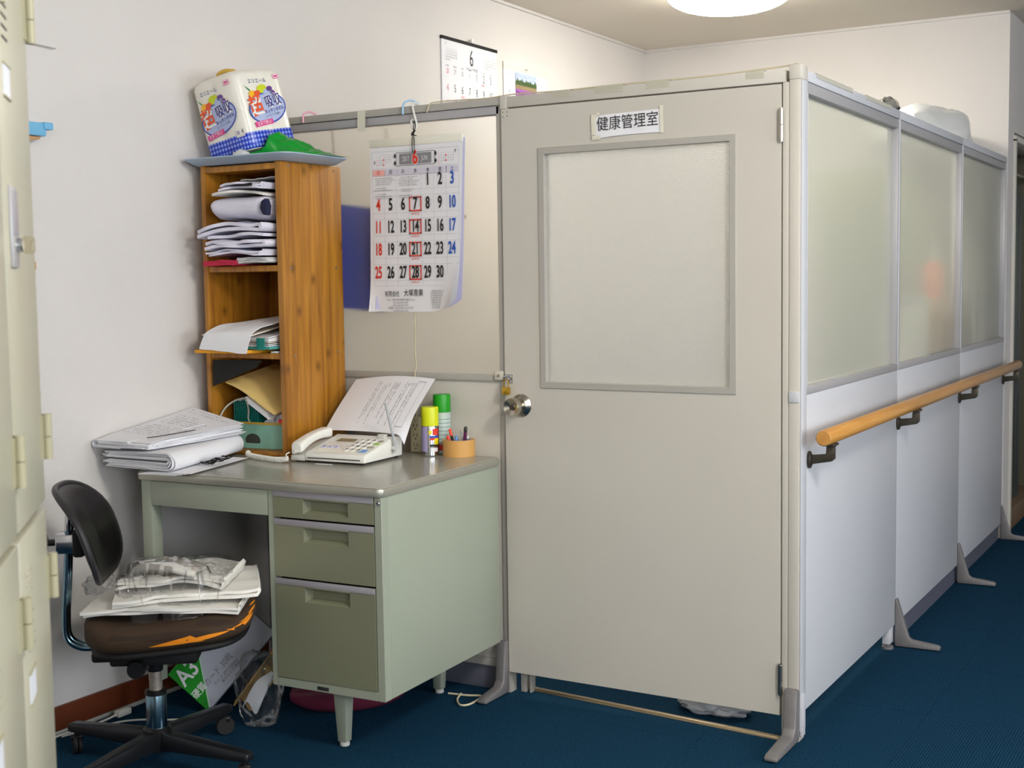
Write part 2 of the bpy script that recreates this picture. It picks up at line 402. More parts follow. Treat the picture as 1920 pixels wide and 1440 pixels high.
# door opening in the corridor wall: frame, recessed steel panels and a wooden step
df_ = thing('doorway', 'dark doorway with pale frame behind the far end of the handrail', 'doorway', (XR, YB + .6, 0))
d = MB(); d.box(-.13, .012, -.455, -.425, 0, 1.9); d.box(-.13, .012, -.455, 1.23, 1.885, 1.915); d.box(-.13, .012, 1.20, 1.23, 0, 1.9)
d.build('door_frame', m_part, df_, .003)
m_dwg = mat('doorway_grey_green', (62, 68, 64), .45, metal=.2); m_dwo = mat('doorway_olive', (88, 84, 66), .6); m_dwk = mat('doorway_recess_shade', (34, 34, 30), .8)  # m_dwk: shade inside the recess put into a near-black panel colour
rbox('back_panel', m_dwk, df_, -.64, -.62, -.5, 1.26, 0, 2.1)
rbox('side_panel', m_dwk, df_, -.62, -.125, 1.235, 1.255, 0, 2.1); rbox('side_panel', m_dwk, df_, -.62, -.125, -.5, -.478, 0, 2.1)
rbox('steel_panel', m_dwg, df_, -.60, -.045, .0, .025, .1, 1.70, .003); rbox('steel_panel', m_dwg, df_, -.60, -.038, .06, .085, .1, 1.66, .003)
rbox('olive_panel', m_dwo, df_, -.60, .0, .42, .445, .1, 1.88, .003)
rbox('ceiling_panel', m_dwk, df_, -.64, -.125, -.5, 1.26, 1.92, 1.95)
rbox('wooden_step', mat('step_brown', (112, 90, 68), .6, var=.1, vscale=14), df_, -.6, .0, -.42, 1.19, 0, .1, .004)
MB().tube([(-.06, -.42, 1.76), (-.06, 1.19, 1.76)], .008).build('hanging_rail', m_steel, df_)

# ================================================================== PARTITION, FRONT SIDE (plane y = 0)
pa = thing('partition_panel', 'cream steel partition panel with frosted upper pane, behind the desk', 'partition', (.38, .02, 0))
def rb(name, m, x0, x1, y0, y1, z0, z1, bev=.0015, par=None): return rbox(name, m, par or pa, x0, x1, y0, y1, z0, z1, bev, world=True)
rb('top_rail', m_rail, -.088, .856, -.002, .042, 1.778, 1.80)
rb('lower_top_rail', m_alu, -.088, .848, .004, .038, 1.752, 1.7765)
rb('mid_rail', m_rail, -.088, .848, 0, .04, .957, .976)
rb('frosted_pane', m_glassA, -.072, .836, .016, .021, .976, 1.752, 0)
rb('lower_panel', m_part, -.072, .848, .008, .034, .10, .957)
rb('bottom_rail', m_rail, -.088, .848, .002, .04, .075, .10)
rb('stile', m_rail, -.088, -.072, .002, .04, .0, 1.752); rb('stile', m_rail, .838, .856, .004, .042, .0, 1.778)
rb('kick_plate', m_kick, -.072, .838, .012, .03, .0, .075)

def foot_y(par, x, w=.042, L=.165, h=.155):
    prof = [(.0, .004), (.0, h - .006), (-.006, h), (-.022, h), (-.034, .045), (-.05, .03), (-L + .01, .02), (-L, .014), (-L, .004)]
    return MB().prism(prof, 'x', x - w / 2, x + w / 2).build('foot', m_foot, par, .004, 2, world=True)
foot_y(pa, .8435, .032, .14, .165)

fr = thing('partition_door_frame', 'cream steel frame around the partition door, with corner post and grey foot', 'door frame', (1.3, .02, 0))
def rf(name, m, x0, x1, y0, y1, z0, z1, bev=.0015): return rbox(name, m, fr, x0, x1, y0, y1, z0, z1, bev, world=True)
rf('header', m_part, .880, 1.727, -.004, .042, 1.768, 1.80)
rf('header_cap', m_part, .8565, .880, -.006, .042, 1.764, 1.803, .002)
rf('jamb', m_rail, .8565, .8595, .006, .042, 0, 1.764, 0); rf('jamb', m_part, 1.7195, 1.737, 0, .042, 0, 1.768)
cp = rf('corner_post', m_part, 1.7375, 1.7685, -.002, .045, 0, 1.795, .003)
rf('corner_cap', m_part, 1.737, 1.772, -.006, .05, 1.772, 1.812, .005)
rf('joint_cover', m_partw, 1.739, 1.7672, -.0055, .001, .925, .955, .002)
rf('post_face', m_partw, 1.7688, 1.7725, .0, .045, .03, 1.772, .001)
foot_y(fr, 1.752, .036, .185, .150)
rf('foot_pad', m_partw, 1.770, 1.777, .002, .03, .015, .13, .002)
sb = MB(); sb.add([(.89, .052, 0), (1.725, -.012, 0), (1.725, .012, 0), (.89, .076, 0), (.89, .056, .008), (1.725, -.008, .008), (1.725, .008, .008), (.89, .072, .008)], [(0, 1, 2, 3), (4, 7, 6, 5), (0, 4, 5, 1), (1, 5, 6, 2), (2, 6, 7, 3), (3, 7, 4, 0)])
sb.build('threshold', mat('threshold_brass_grey', (150, 134, 108), .38, metal=.7), fr, .001, 1, world=True)
rf('threshold_bracket', m_rail, .882, .9, .03, .058, 0, .06); rf('threshold_bracket', m_rail, .912, .918, .03, .058, 0, .062)

door = thing('partition_door', 'cream partition door with pebbled glass window and round knob', 'door', (.8604, .02, 0))
X0, X1, Z0, Z1 = .8610, 1.7155, .069, 1.7635
wx0, wx1, wz0, wz1 = 1.0, 1.578, .955, 1.63
dl = MB()
for a in ((X0, wx0, Z0, Z1), (wx1, X1, Z0, Z1), (wx0, wx1, Z0, wz0), (wx0, wx1, wz1, Z1)): pass
# leaf with a real window hole
vs = []; fs = []
for y in (-.004, .034):
    vs += [(X0, y, Z0), (X1, y, Z0), (X1, y, Z1), (X0, y, Z1), (wx0, y, wz0), (wx1, y, wz0), (wx1, y, wz1), (wx0, y, wz1)]
for o in (0, 8):
    fs += [(0 + o, 1 + o, 5 + o, 4 + o), (1 + o, 2 + o, 6 + o, 5 + o), (2 + o, 3 + o, 7 + o, 6 + o), (3 + o, 0 + o, 4 + o, 7 + o)]
for i in range(4): j = (i + 1) % 4; fs += [(i, j, j + 8, i + 8), (i + 4, j + 4, j + 12, i + 12)]
MB().add(vs, fs).build('leaf', m_part, door, 0, smooth=30, world=True)
def frame_part(par, name, m, x0, x1, z0, z1, wd, y0, y1, bev=.001):
    mb = MB(); vs = []; fs = []
    for y in (y0, y1):
        vs += [(x0, y, z0), (x1, y, z0), (x1, y, z1), (x0, y, z1), (x0 + wd, y, z0 + wd), (x1 - wd, y, z0 + wd), (x1 - wd, y, z1 - wd), (x0 + wd, y, z1 - wd)]
    for o in (0, 8): fs += [(0 + o, 1 + o, 5 + o, 4 + o), (1 + o, 2 + o, 6 + o, 5 + o), (2 + o, 3 + o, 7 + o, 6 + o), (3 + o, 0 + o, 4 + o, 7 + o)]
    for i in range(4): j = (i + 1) % 4; fs += [(i, j, j + 8, i + 8), (i + 4, j + 4, j + 12, i + 12)]
    return mb.add(vs, fs).build(name, m, par, bev, 1, world=True)
wf = frame_part(door, 'window_frame', m_rail, .985, 1.592, .942, 1.643, .0185, -.008, .012)
pn = rbox('pane', m_glassD, door, 1.001, 1.577, .012, .017, .957, 1.629, 0, world=True)
# knob
kx, kz = .918, .888
M0 = Matrix.Identity(4)
kb = MB().lathe([(.034, -.004), (.034, -.008), (.030, -.012), (.022, -.02)], 32, (kx, 0, kz), 'y').build('rosette', m_steel, door, world=True)
kn = MB().lathe([(.012, -.018), (.013, -.03), (.018, -.036), (.0255, -.045), (.027, -.055), (.0265, -.066), (.0245, -.070), (.008, -.062), (.008, -.064), (.001, -.064)], 32, (kx, 0, kz), 'y').build('knob', m_steel, door, world=True)
MB().lathe([(.0075, -.060), (.0075, -.066), (.0005, -.066)], 16, (kx, 0, kz), 'y').build('key_cylinder', m_bronze, kn, world=True)
for z0 in (1.657, .170):
    h = MB(); h.cyl((1.7185, -.010, z0 - .040), (1.7185, -.010, z0 - .001), .0068, 14); h.cyl((1.7185, -.010, z0 + .001), (1.7185, -.010, z0 + .040), .0068, 14)
    h.cyl((1.7185, -.010, z0 - .044), (1.7185, -.010, z0 - .040), .005, 12); h.cyl((1.7185, -.010, z0 + .040), (1.7185, -.010, z0 + .044), .005, 12)
    h.build('hinge', m_steel, door, world=True)
for (x, z) in ((.867, 1.755), (.882, 1.755), (.867, 1.741), (.882, 1.743)): MB().lathe([(.0016, -.0045), (.0016, -.0032)], 8, (x, 0, z), 'y').build('screw_hole', m_ink, door, world=True)
rbox('latch_plate', m_bronze, door, .8612, .8665, -.0052, -.0035, .872, .888, 0, world=True)
# hasp: square plate on the frame, staple on the door
hp = rbox('hasp_plate', mat('hasp_cream', (214, 210, 194), .35), fr, .826, .856, -.008, -.001, .962, .989, .002, world=True)
MB().lathe([(.0045, -.012), (.0045, -.007)], 12, (.841, 0, .976), 'y').build('turn_button', m_steel, fr, .001, world=True)
st = MB()
for (x, z) in ((.8645, .973), (.872, .975), (.8835, .974), (.8845, .959)): st.lathe([(.0045, -.004), (.0045, -.012), (.003, -.0145), (.0005, -.015)], 12, (x, 0, z), 'y')
st.tube([(.866, -.006, .965), (.872, -.02, .965), (.878, -.006, .965)], .002, 8)
st.box(.862, .888, -.0055, -.0035, .953, .98)
st.build('hasp_staple', m_chrome, door, world=True)
pl = thing('padlock', 'small brass padlock hanging above the door knob', 'padlock', (.874, -.02, .92))
MB().box(-.0115, .0115, -.007, .007, -.0, .022).build('body', m_brass, pl, .002, 2)
MB().tube(smoothpath([(-.0075, 0, .02), (-.0075, 0, .036), (-.005, 0, .043), (0, 0, .0455), (.005, 0, .043), (.0075, 0, .036), (.0075, 0, .02)], 4), .0018, 8).build('shackle', m_brass, pl)

# sign on the door
sg = thing('paper_sign', 'white paper name sign taped above the door window', 'sign', (1.274, -.0045, 1.692), rot=(0, math.radians(-1.2), 0))
MB().sheet(lambda u, v: (-.104 + .208 * u, -.001 - .0015 * math.sin(u * 6) ** 2, -.030 + .062 * v), 10, 4, .0004).build('sheet', m_paper, sg)
t = MB(); t.text('健康管理室', .0425, (-.001, -.0036, .004), xs=.9, bold=0.0); t.build('lettering', m_ink, sg, smooth=0, recalc=False)
MB().sheet(lambda u, v: (-.100 + .2 * u, -.0038 - .001 * math.sin(u * 5), -.0325 + .0035 * v + .003 * math.sin(u * 3)), 10, 1, .0003).build('sheet_fold', m_paper, sg)
for (x0, x1, z0, z1) in ((-.113, -.099, -.022, .036), (-.112, -.085, -.036, -.024), (.098, .109, -.034, .041), (-.098, -.086, .029, .04)):
    MB().sheet(lambda u, v: (x0 + (x1 - x0) * u, -.0045 - .0008 * math.sin(9 * v + x0 * 90), z0 + (z1 - z0) * v), 3, 8, .0003).build('tape_strip', m_tape, sg)

# ================================================================== PARTITION, CORRIDOR SIDE
AB = .0051
ROT = Matrix.Rotation(AB, 4, 'Z')
def bw(y, x=0.0, z=0.0): return Matrix.Translation((1.7701, 0, 0)) @ ROT @ Vector((x, y, z))
ys = [.051, 1.0532, 2.0859, 3.0897]
lab = ['white partition panel nearest the corner post, with clear-lit frosted pane', 'middle white partition panel, with an orange shape behind its frosted pane', 'far white partition panel with frosted pane next to the doorway']
for i in range(3):
    y0, y1 = ys[i] + .001, ys[i + 1] - .001
    q = thing('partition_panel', lab[i], 'partition', tuple(bw(y0)), AB)
    Lw = y1 - y0
    rbox('top_rail', m_partw, q, -.042, .002, 0, Lw, 1.772, 1.80, .002)
    rbox('top_inner_rail', m_alu, q, -.04, -.001, 0, Lw, 1.742, 1.771, .0015)
    rbox('lower_panel', m_partw, q, -.036, 0, 0, Lw, .076, .942, .0008)
    rbox('sill_rail', m_alu, q, -.04, .0015, 0, Lw, .9425, .963, .0015)
    st0 = .012 if i else .004
    rbox('stile', m_partw if i == 0 else m_alu, q, -.04, .001, 0, st0, .963, 1.742, .001)
    rbox('stile', m_alu, q, -.04, -.0005, Lw - .018, Lw - .004, .963, 1.742, .001)
    rbox('post', m_partw, q, -.042, .0025, Lw - .004, Lw, .90, 1.79, .001)
    rbox('frosted_pane', m_glassB, q, -.026, -.021, st0, Lw - .018, .963, 1.742, 0)
    if i: rbox('kick_board', m_kick, q, -.034, -.012, 0, Lw, .0, .075, 0)
    else:
        rbox('kick_board', m_kick, q, -.04, -.034, 0, Lw, .045, .076, 0)
        rbox('floor_bracket', m_partw, q, -.03, -.004, Lw - .06, Lw - .012, .018, .076, .002)
        MB().lathe([(.02, 0), (.02, .008), (.006, .012), (.006, .03)], 16, (-.016, Lw - .04, 0)).build('levelling_foot', m_foot, q)
    prof = [(.001, .003), (.001, .160), (.003, .166), (.007, .164), (.010, .155), (.046, .036), (.056, .028), (.142, .019), (.149, .014), (.149, .004)]
    MB().prism(prof, 'y', Lw - .012, Lw + .012 if i < 2 else Lw - .001).build('foot', m_foot, q, .003, 2)

# wooden handrail on brackets
hr = thing('handrail', 'round wooden handrail running along the white partition', 'handrail', tuple(bw(0.02)), AB)
rr = MB(); n = 24; prof = []
rr.lathe([(.0, -.028), (.0185, -.028), (.0215, -.024), (.0215, 1.0), (.0215, 2.0), (.0215, 3.06), (.0185, 3.064), (0, 3.064)], 28, (.064, 0, .834), 'y')
rr.build('rail', m_rwood, hr)
for y in (.047, 1.03, 2.04, 3.04):
    b = MB(); b.prism([(.004, .752), (.004, .778), (.050, .783), (.052, .808), (.074, .808), (.074, .772), (.066, .764)], 'y', y - .007, y + .007)
    b.box(.05, .078, y - .022, y + .022, .806, .8135)
    br = b.build('bracket', m_bronze, hr, .002)
    MB().lathe([(.0235, -.0), (.0235, .005), (.015, .009), (.0, .009)], 24, (0, 0, 0), 'x', M=Matrix.Translation((0.0022, y, .765)) @ Matrix.Diagonal((1, .62, 1, 1))).build('wall_plate', m_bronze, br)
    for dz in (-.015, .015): MB().lathe([(.0035, .004), (.0035, .0085), (.001, .0095)], 10, (0.002, y, .765 + dz), 'x').build('screw', m_steel, br)

# ================================================================== INSIDE THE PARTITIONED ROOM
lampo = thing('ceiling_lamp', 'round white ceiling lamp, lit', 'lamp', (.85, 1.89, H))
MB().lathe([(.27, 0), (.27, -.03), (.255, -.034)], 48, (0, 0, 0)).build('rim', m_white, lampo)
prof = [(.253, -.028)] + [(.260 * math.cos(a) ** .7, -.03 - .075 * math.sin(a)) for a in [k * PI / 2 / 8 for k in range(0, 8)]] + [(.001, -.105)]
MB().lathe(prof, 48).build('shade', mat('lamp_shade_lit', (255, 255, 250), .5, emit=(255, 250, 238), estr=26.0), lampo)
gc = thing('steel_cabinet', 'tall grey green steel cabinet seen blurred behind the far frosted pane', 'cabinet', (1.30, 2.72, 0))
rbox('body', mat('cabinet_olive', (138, 140, 112), .5), gc, -.30, .30, -.10, .34, .05, 1.74, .004)
for s in (-1, 1): rbox('cabinet_door', mat('cabinet_olive', (138, 140, 112), .5), gc, -.298 if s < 0 else .002, -.002 if s < 0 else .298, -.118, -.101, .08, 1.72, .002)
rbox('plinth', m_blackm, gc, -.29, .29, -.09, .33, 0, .05)
tb = thing('side_table', 'side table standing behind the frosted panes', 'table', (1.53, 1.95, 0))
rbox('table_top', mat('table_beige', (206, 200, 186), .5), tb, -.16, .16, -.52, .52, .70, .73, .004)
for sx in (-1, 1):
    for sy in (-1, 1): MB().cyl((sx * .14, sy * .49, 0), (sx * .14, sy * .49, .70), .014, 12).build('leg', m_steel, tb)
cb = thing('cardboard_box', 'tan cardboard box behind the middle frosted pane', 'box', (1.60, 2.10, .7304))
rbox('carton', mat('cardboard', (214, 170, 110), .7), cb, -.09, .09, -.27, .28, 0, .43, .004)
for s in (-1, 1): rbox('flap', mat('cardboard', (214, 170, 110), .7), cb, -.088 if s < 0 else .002, -.002 if s < 0 else .088, -.268, .278, .431, .434, 0)
ob = thing('orange_bottle', 'orange bottle with white pump standing on the cardboard box', 'bottle', (1.655, 2.08, 1.165))
MB().lathe([(.034, 0), (.038, .006), (.038, .12), (.03, .14), (.014, .148)], 24).build('bottle_body', mat('orange_plastic', (250, 128, 40), .35), ob)
MB().lathe([(.013, .146), (.016, .15), (.016, .175), (.006, .178), (.006, .20), (.02, .203), (.02, .212), (.001, .214)], 20).build('pump', m_white, ob)
bx = thing('white_box', 'white carton behind the middle frosted pane, beside the cardboard box', 'box', (1.62, 1.73, .7304))
rbox('carton', m_white, bx, -.07, .07, -.08, .08, 0, .42, .004); rbox('lid', m_whiteg, bx, -.072, .072, -.082, .082, .42, .45, .003)
po = thing('umbrella', 'dark folded umbrella standing blurred behind the far frosted pane', 'umbrella', (1.66, 2.52, 0))
MB().lathe([(.004, .72), (.024, 1.0), (.03, 1.28), (.012, 1.36), (.007, 1.37), (.007, 1.42)], 16).build('canopy', mat('umbrella_grey', (96, 100, 112), .7), po)
MB().tube(smoothpath([(0, 0, .0), (0, 0, .72), (0, 0, .8)], 3), .006, 8).build('shaft', m_steel, po)
MB().tube(smoothpath([(0, 0, 1.40), (0, 0, 1.46), (-.012, 0, 1.485), (-.03, 0, 1.485), (-.04, 0, 1.465)], 4), .008, 8).build('handle', m_black, po)
nb = thing('navy_bag', 'dark navy fabric bag hanging behind the frosted pane beside the wooden shelf', 'bag', (.185, .066, 1.18), rz=.78)
MB().sheet(lambda u, v: (-.02 + .18 * u, -.008 + .004 * nz(u * 4, v * 4), .34 * v - .02 * u), 12, 16, .02).build('bag_body', mat('navy_bag_cloth', (20, 66, 205), .8), nb)
MB().tube(smoothpath([(.0, 0, .33), (.0, .004, .45), (-.005, .008, .575)], 4), .003, 6).build('strap', m_rope, nb)
gb = thing('olive_pouch', 'olive yellow pouch blurred behind the frosted pane left of the calendar', 'bag', (.355, .13, 1.24), rz=.1)
MB().sheet(lambda u, v: (-.06 + .15 * u, .0, .24 * v), 6, 8, .03).build('pouch_body', mat('olive_cloth', (150, 150, 40), .8), gb)
MB().tube([(0, -.015, .24), (0, -.015, .512)], .003, 6).build('cord', m_rope, gb)
kh = MB().tube(smoothpath([(.668, .06, 1.475), (.668, .06, 1.452), (.672, .06, 1.46), (.684, .06, 1.468), (.69, .06, 1.46), (.682, .06, 1.452), (.672, .06, 1.458), (.69, .045, 1.44), (.694, .03, 1.446)], 4), .0025, 6).build('wire_hook', m_steel)
tag(kh, 'bent wire hook seen through the frosted pane right of the big calendar', 'hook')
# bags on top
wb = thing('plastic_bag', 'translucent white plastic bag lying on top of the far partition panels', 'bag', (1.45, 2.62, 1.742))
blob((.06, -.02, .12), (.17, .46, .13), 3.1, .16, 1.6, 0.0, 4).build('bag_film', m_filmw, wb)
blob((.04, -.05, .1), (.12, .36, .09), 5.2, .12, 1.4, .005, 3).build('bag_content', mat('bag_content_white', (230, 236, 234), .7), wb)
tbk = thing('tape_bundle', 'grey and black bundle wrapped in shiny tape on the partition top', 'bundle', (1.735, 1.02, 1.80))
blob((0, 0, .018), (.022, .05, .022), 1.3, .3, 2.4, 0, 3).build('bundle_body', mat('bundle_grey', (150, 146, 136), .4), tbk)
blob((.002, .05, .010), (.02, .032, .014), 2.3, .3, 3, 0, 3).build('bundle_end', m_black, tbk)
blob((0, .01, .018), (.024, .07, .026), 7.7, .25, 2.8, 0, 3).build('tape_wrap', m_film, tbk)
ub = thing('plastic_bag', 'crumpled clear plastic bag on the carpet behind the gap under the door', 'bag', (1.475, .13, 0))
blob((0, 0, .026), (.105, .05, .036), 4.4, .25, 2.4, 0, 4).build('bag_film', mat('bag_grey_film', (186, 190, 196), .3), ub)
# yellowed string and tapes along the partition top
cs = MB().tube(smoothpath([(.60, -.008, 1.775), (.612, -.006, 1.80), (.64, .01, 1.806), (.72, .02, 1.806), (.80, .015, 1.803), (.9, .018, 1.808), (1.05, .02, 1.805), (1.25, .016, 1.806), (1.5, .02, 1.806), (1.70, .022, 1.812), (1.752, .02, 1.816)], 8), .0022, 6).build('string', m_rope)
tag(cs, 'thin beige string laid along the top of the partition above the door', 'string')
for k, (x, w_) in enumerate(((1.035, .06), (1.17, .09), (1.33, .07), (1.62, .05))):
    o = MB().sheet(lambda u, v: (x + w_ * u, -.0055 + .030 * v if v > .3 else -.0055, 1.803 if v > .3 else 1.803 - .02 * (.3 - v) / .3), 4, 10, .0004).build('tape_strip', m_filmp)
    tag(o, ['yellowed tape strip on the header, leftmost above the door', 'long yellowed tape strip on the header above the paper sign', 'yellowed tape strip on the header right of the paper sign', 'short yellowed tape strip on the header near the corner post'][k], 'tape', 'tape strips on the partition top')
for k, (y, w_) in enumerate(((.12, .35), (.62, .3))):
    p0 = bw(y)
    o = MB().sheet(lambda u, v: (p0.x - .03 + .034 * v if v < .7 else p0.x + .0038, p0.y + w_ * u, 1.8015 if v < .7 else 1.8015 - .04 * (v - .7) + .0008 * math.sin(u * 30)), 10, 10, .0004).build('tape_strip', m_filmp)
    tag(o, ['shiny clear tape on the partition top next to the corner post', 'shiny clear tape on the partition top next to the wrapped bundle'][k], 'tape', 'tape strips on the partition top')
mt = MB().sheet(lambda u, v: (.333 + .03 * u, -.0035 - .002 * math.sin(v * 5) * (1 - v), 1.735 + .066 * v), 3, 10, .0005).build('tape_strip', m_tape)
tag(mt, 'wide white masking tape hanging over the partition rail left of the hooks', 'tape', 'tape strips on the partition top')

# hooks over the rail
def shook(name, m, pts, label): return tag(MB().tube(smoothpath(pts, 6), .0034, 10).build(name, m), label, 'hook', 'hooks on the partition rail')
shook('plastic_hook', mat('pink_plastic', (240, 176, 196), .4), [(.118, -.008, 1.778), (.118, -.008, 1.798), (.122, -.006, 1.808), (.132, .01, 1.814), (.142, .03, 1.806)], 'small pink plastic hook over the partition rail')
shook('plastic_hook', mat('pale_blue_plastic', (168, 206, 236), .35), [(.512, -.010, 1.775), (.513, -.010, 1.797), (.520, -.008, 1.812), (.533, .01, 1.818), (.545, .03, 1.808)], 'pale blue plastic hook over the partition rail')
shook('wire_hook', m_white, [(.548, .02, 1.806), (.547, -.006, 1.806), (.552, -.009, 1.78), (.560, -.009, 1.752), (.562, -.009, 1.735), (.556, -.010, 1.727), (.546, -.010, 1.734), (.543, -.010, 1.752), (.549, -.010, 1.757)], 'white wire hook carrying the big calendar')

# big wall calendar
cal = thing('wall_calendar', 'large hanging month calendar with big red, black and blue dates, beside the door', 'calendar', (.552, -.008, 1.17))
YF = -.0105
def calsheet(off, dx, curl, name, m):
    def fn(u, v):
        x = .374 + dx + .012 * v + (.338) * u - (.02 * (1 - v) * u)
        z = 1.168 + .515 * v + off * 2
        c = max(0, u - .72) / .28 * max(0, .45 - v) / .45
        c2 = max(0, .12 - u) / .12 * max(0, .25 - v) / .25
        y = YF + off - curl * c * c - .012 * c2 * c2 - .0012 * math.sin(u * 5 + v * 3)
        return (x + dx * (1 - v), y, z + .03 * c * c)
    return MB().sheet(fn, 24, 24, .0003).build(name, m, cal, world=True)
calsheet(.0042, .012, .004, 'under_page', mat('paper_bluish', (206, 204, 236), .75))
calsheet(.0025, .006, .018, 'under_page', m_paper)
calsheet(0, 0, .03, 'page', m_paper)
rbox('binding_strip', mat('binding_cream', (236, 233, 218), .5), cal, .384, .729, YF - .003, YF + .006, 1.680, 1.704, .0015, world=True)
yt = YF - .0034
red = MB(); blk = MB(); blu = MB(); gry = MB(); lgt = MB(); pal = MB(); pnk = MB()
cx = [.416, .463, .510, .556, .602, .647, .691]; rz_ = [1.572, 1.500, 1.4305, 1.361, 1.289]
dn = 1
for r_i in range(5):
    for c_i in range(7):
        if r_i == 0 and c_i < 4: continue
        if dn > 30: break
        tgt = red if c_i == 0 else blu if c_i == 6 else blk
        s_ = str(dn); MB().text(s_, .052, (cx[c_i] - .0015 * r_i, yt, rz_[r_i]), xs=.60 if len(s_) == 1 else .52, bold=.0013).build('date_number', m_inkr if c_i == 0 else m_inkb if c_i == 6 else m_ink, cal, smooth=0, world=True, recalc=False)
        if c_i == 3:
            zc = rz_[r_i]; xc = cx[3] - .0015 * r_i
            fq = MB()
            for (dx, dz, w_, h_) in ((0, .0205, .046, .004), (0, -.0205, .046, .004), (-.021, 0, .004, .045), (.021, 0, .004, .045)): fq.quad((xc + dx, yt + .0004, zc + dz), (1, 0, 0), (0, 0, 1), w_, h_)
            fq.build('date_frame', m_inkr, cal, smooth=0, world=True, recalc=False)
            red.text('休市日', .0085, (xc, yt, zc - .0305), xs=1.2)
        dn += 1
lgt.text('1', .03, (.688, yt, 1.292), xs=.6, bold=.0006)
for k, ch in enumerate('日月火水木金土'):
    (red if k == 0 else blu if k == 6 else blk).text(ch, .0155, (cx[k] + .001, yt, 1.6005), xs=.9)
    (pnk if k == 0 else pal).quad((cx[k] + .001, yt + .001, 1.6005), (1, 0, 0), (0, 0, 1), .0455, .0185)
# header block
for (x0, x1, z0, z1) in ((.394, .716, 1.613, 1.6135), (.394, .716, 1.6650, 1.6655), (.394, .3945, 1.613, 1.6655), (.7155, .716, 1.613, 1.6655)): gry.quad(((x0 + x1) / 2, yt, (z0 + z1) / 2), (1, 0, 0), (0, 0, 1), x1 - x0, z1 - z0)
gry.quad((.557, yt + .0012, 1.639), (1, 0, 0), (0, 0, 1), .118, .032)
for (dz) in (.020, -.020): gry.quad((.557, yt + .0012, 1.639 + dz), (1, 0, 0), (0, 0, 1), .142, .0018)
for dx in (-.071, .071): gry.quad((.557 + dx, yt + .0012, 1.639), (1, 0, 0), (0, 0, 1), .0018, .041)
for dx in (-.0755, .0755):
    for dz in (.010, -.012): blk.text('♦', .016, (.557 + dx, yt, 1.639 + dz), xs=.7)
wh = MB(); wh.text('2017', .021, (.522, yt - .0002, 1.638), xs=.62); wh.text('JUN', .021, (.592, yt - .0002, 1.638), xs=.62)
wh.text('6', .058, (.557, yt - .0002, 1.640), xs=.76, bold=.0040)
wh.build('white_lettering', m_paper, cal, smooth=0, world=True, recalc=False)
r6 = MB().text('6', .056, (.557, yt - .0005, 1.640), xs=.76, bold=.0022); r6.build('month_number', m_inkr, cal, smooth=0, world=True, recalc=False)
blk.text('5', .013, (.404, yt, 1.633), bold=.0002); blk.text('7', .013, (.704, yt, 1.652), bold=.0002)
for (xb, first, nd, zb) in ((.413, 1, 31, 1.655), (.645, 6, 31, 1.657)):
    dn = 1
    for rI in range(6):
        for c in range(7):
            if rI == 0 and c < first: continue
            if dn > nd: break
            (red if c in (0, 3) else gry).text(str(dn), .0052, (xb + c * .0085, yt, zb - rI * .0076), xs=.9); dn += 1
    for rI in (2, 4): red.lathe([(.0026, yt - .0003), (.0026, yt)], 10, (xb + 3 * .0085, 0, zb - rI * .0076), 'y')
# thin grid lines
for k in range(8):
    x = .3935 + k * .0462
    lgt.quad((x - .002, yt + .001, 1.42), (1, 0, 0), (0, 0, 1), .0006, .34)
for z in (1.5265, 1.456, 1.386, 1.315, 1.265, 1.2485, 1.475, 1.405, 1.335, 1.545): lgt.quad((.553, yt + .001, z), (1, 0, 0), (0, 0, 1), .323, .0006)
# notes in the first row
rnd = random.Random(3)
for (x0, x1) in ((.398, .484), (.492, .578)):
    for k in range(11):
        z = 1.583 - k * .0062
        if rnd.random() < .12: continue
        a = x0 + rnd.random() * .012; e = x1 - rnd.random() * .035
        gry.text(''.join(rnd.choice('の日市場は業休青果月で') for _ in range(int((e - a) / .0042))), .0042, (a, yt, z), align='LEFT')
blk.text('有限会社', .0195, (.460, yt, 1.2225), xs=.72); blk.text('大塚青果', .0235, (.541, yt, 1.2245), xs=.78, bold=.0001)
for k, s_ in enumerate(('本 社  大阪市中央卸売市場内2-6-24', 'TEL. (06) 6291-8739', 'FAX. (06) 6291-6772', '営業所  TEL(072) 821-7273 代表', 'FAX(072) 821-1378')):
    gry.text(s_, .0078, (.492, yt, 1.2045 - k * .0085), xs=.88)
for k in range(8): gry.text(['高槻支店', '吹田営業所', '茨木営業所', '枚方配送所', '寝屋川店', '大東配送所', '堺 支 店', '本 支 店'][k] + ' (06)%d-%d' % (310 + 37 * k, 1200 + 391 * k), .0066, (.634, yt, 1.2315 - k * .0073), xs=.78)
for mb_, m_, nm in ((red, m_inkr, 'small_red_print'), (blk, m_ink, 'small_black_print'), (blu, m_inkb, 'small_blue_print'), (gry, m_inkg, 'small_grey_print'), (lgt, m_inkl, 'grid_lines'), (pal, mat('print_lilac', (214, 210, 224), .7), 'weekday_band'), (pnk, mat('print_rose', (246, 186, 180), .7), 'sunday_band')):
    mb_.build(nm, m_, cal, smooth=0, world=True, recalc=False)['kind'] = 'stuff'
ks = MB(); ks.tube(smoothpath([(.550, YF - .006, 1.655), (.549, YF - .006, 1.69), (.553, YF - .006, 1.712), (.555, YF - .004, 1.735), (.556, -.014, 1.752), (.561, YF - .004, 1.735), (.556, YF - .006, 1.712), (.557, YF - .006, 1.69), (.556, YF - .006, 1.652)], 5), .0012, 6)
ks.tube(smoothpath([(.548, YF - .007, 1.708), (.556, YF - .01, 1.713), (.562, YF - .007, 1.722), (.554, YF - .004, 1.72), (.549, YF - .008, 1.712), (.566, YF - .006, 1.706)], 5), .0016, 6)
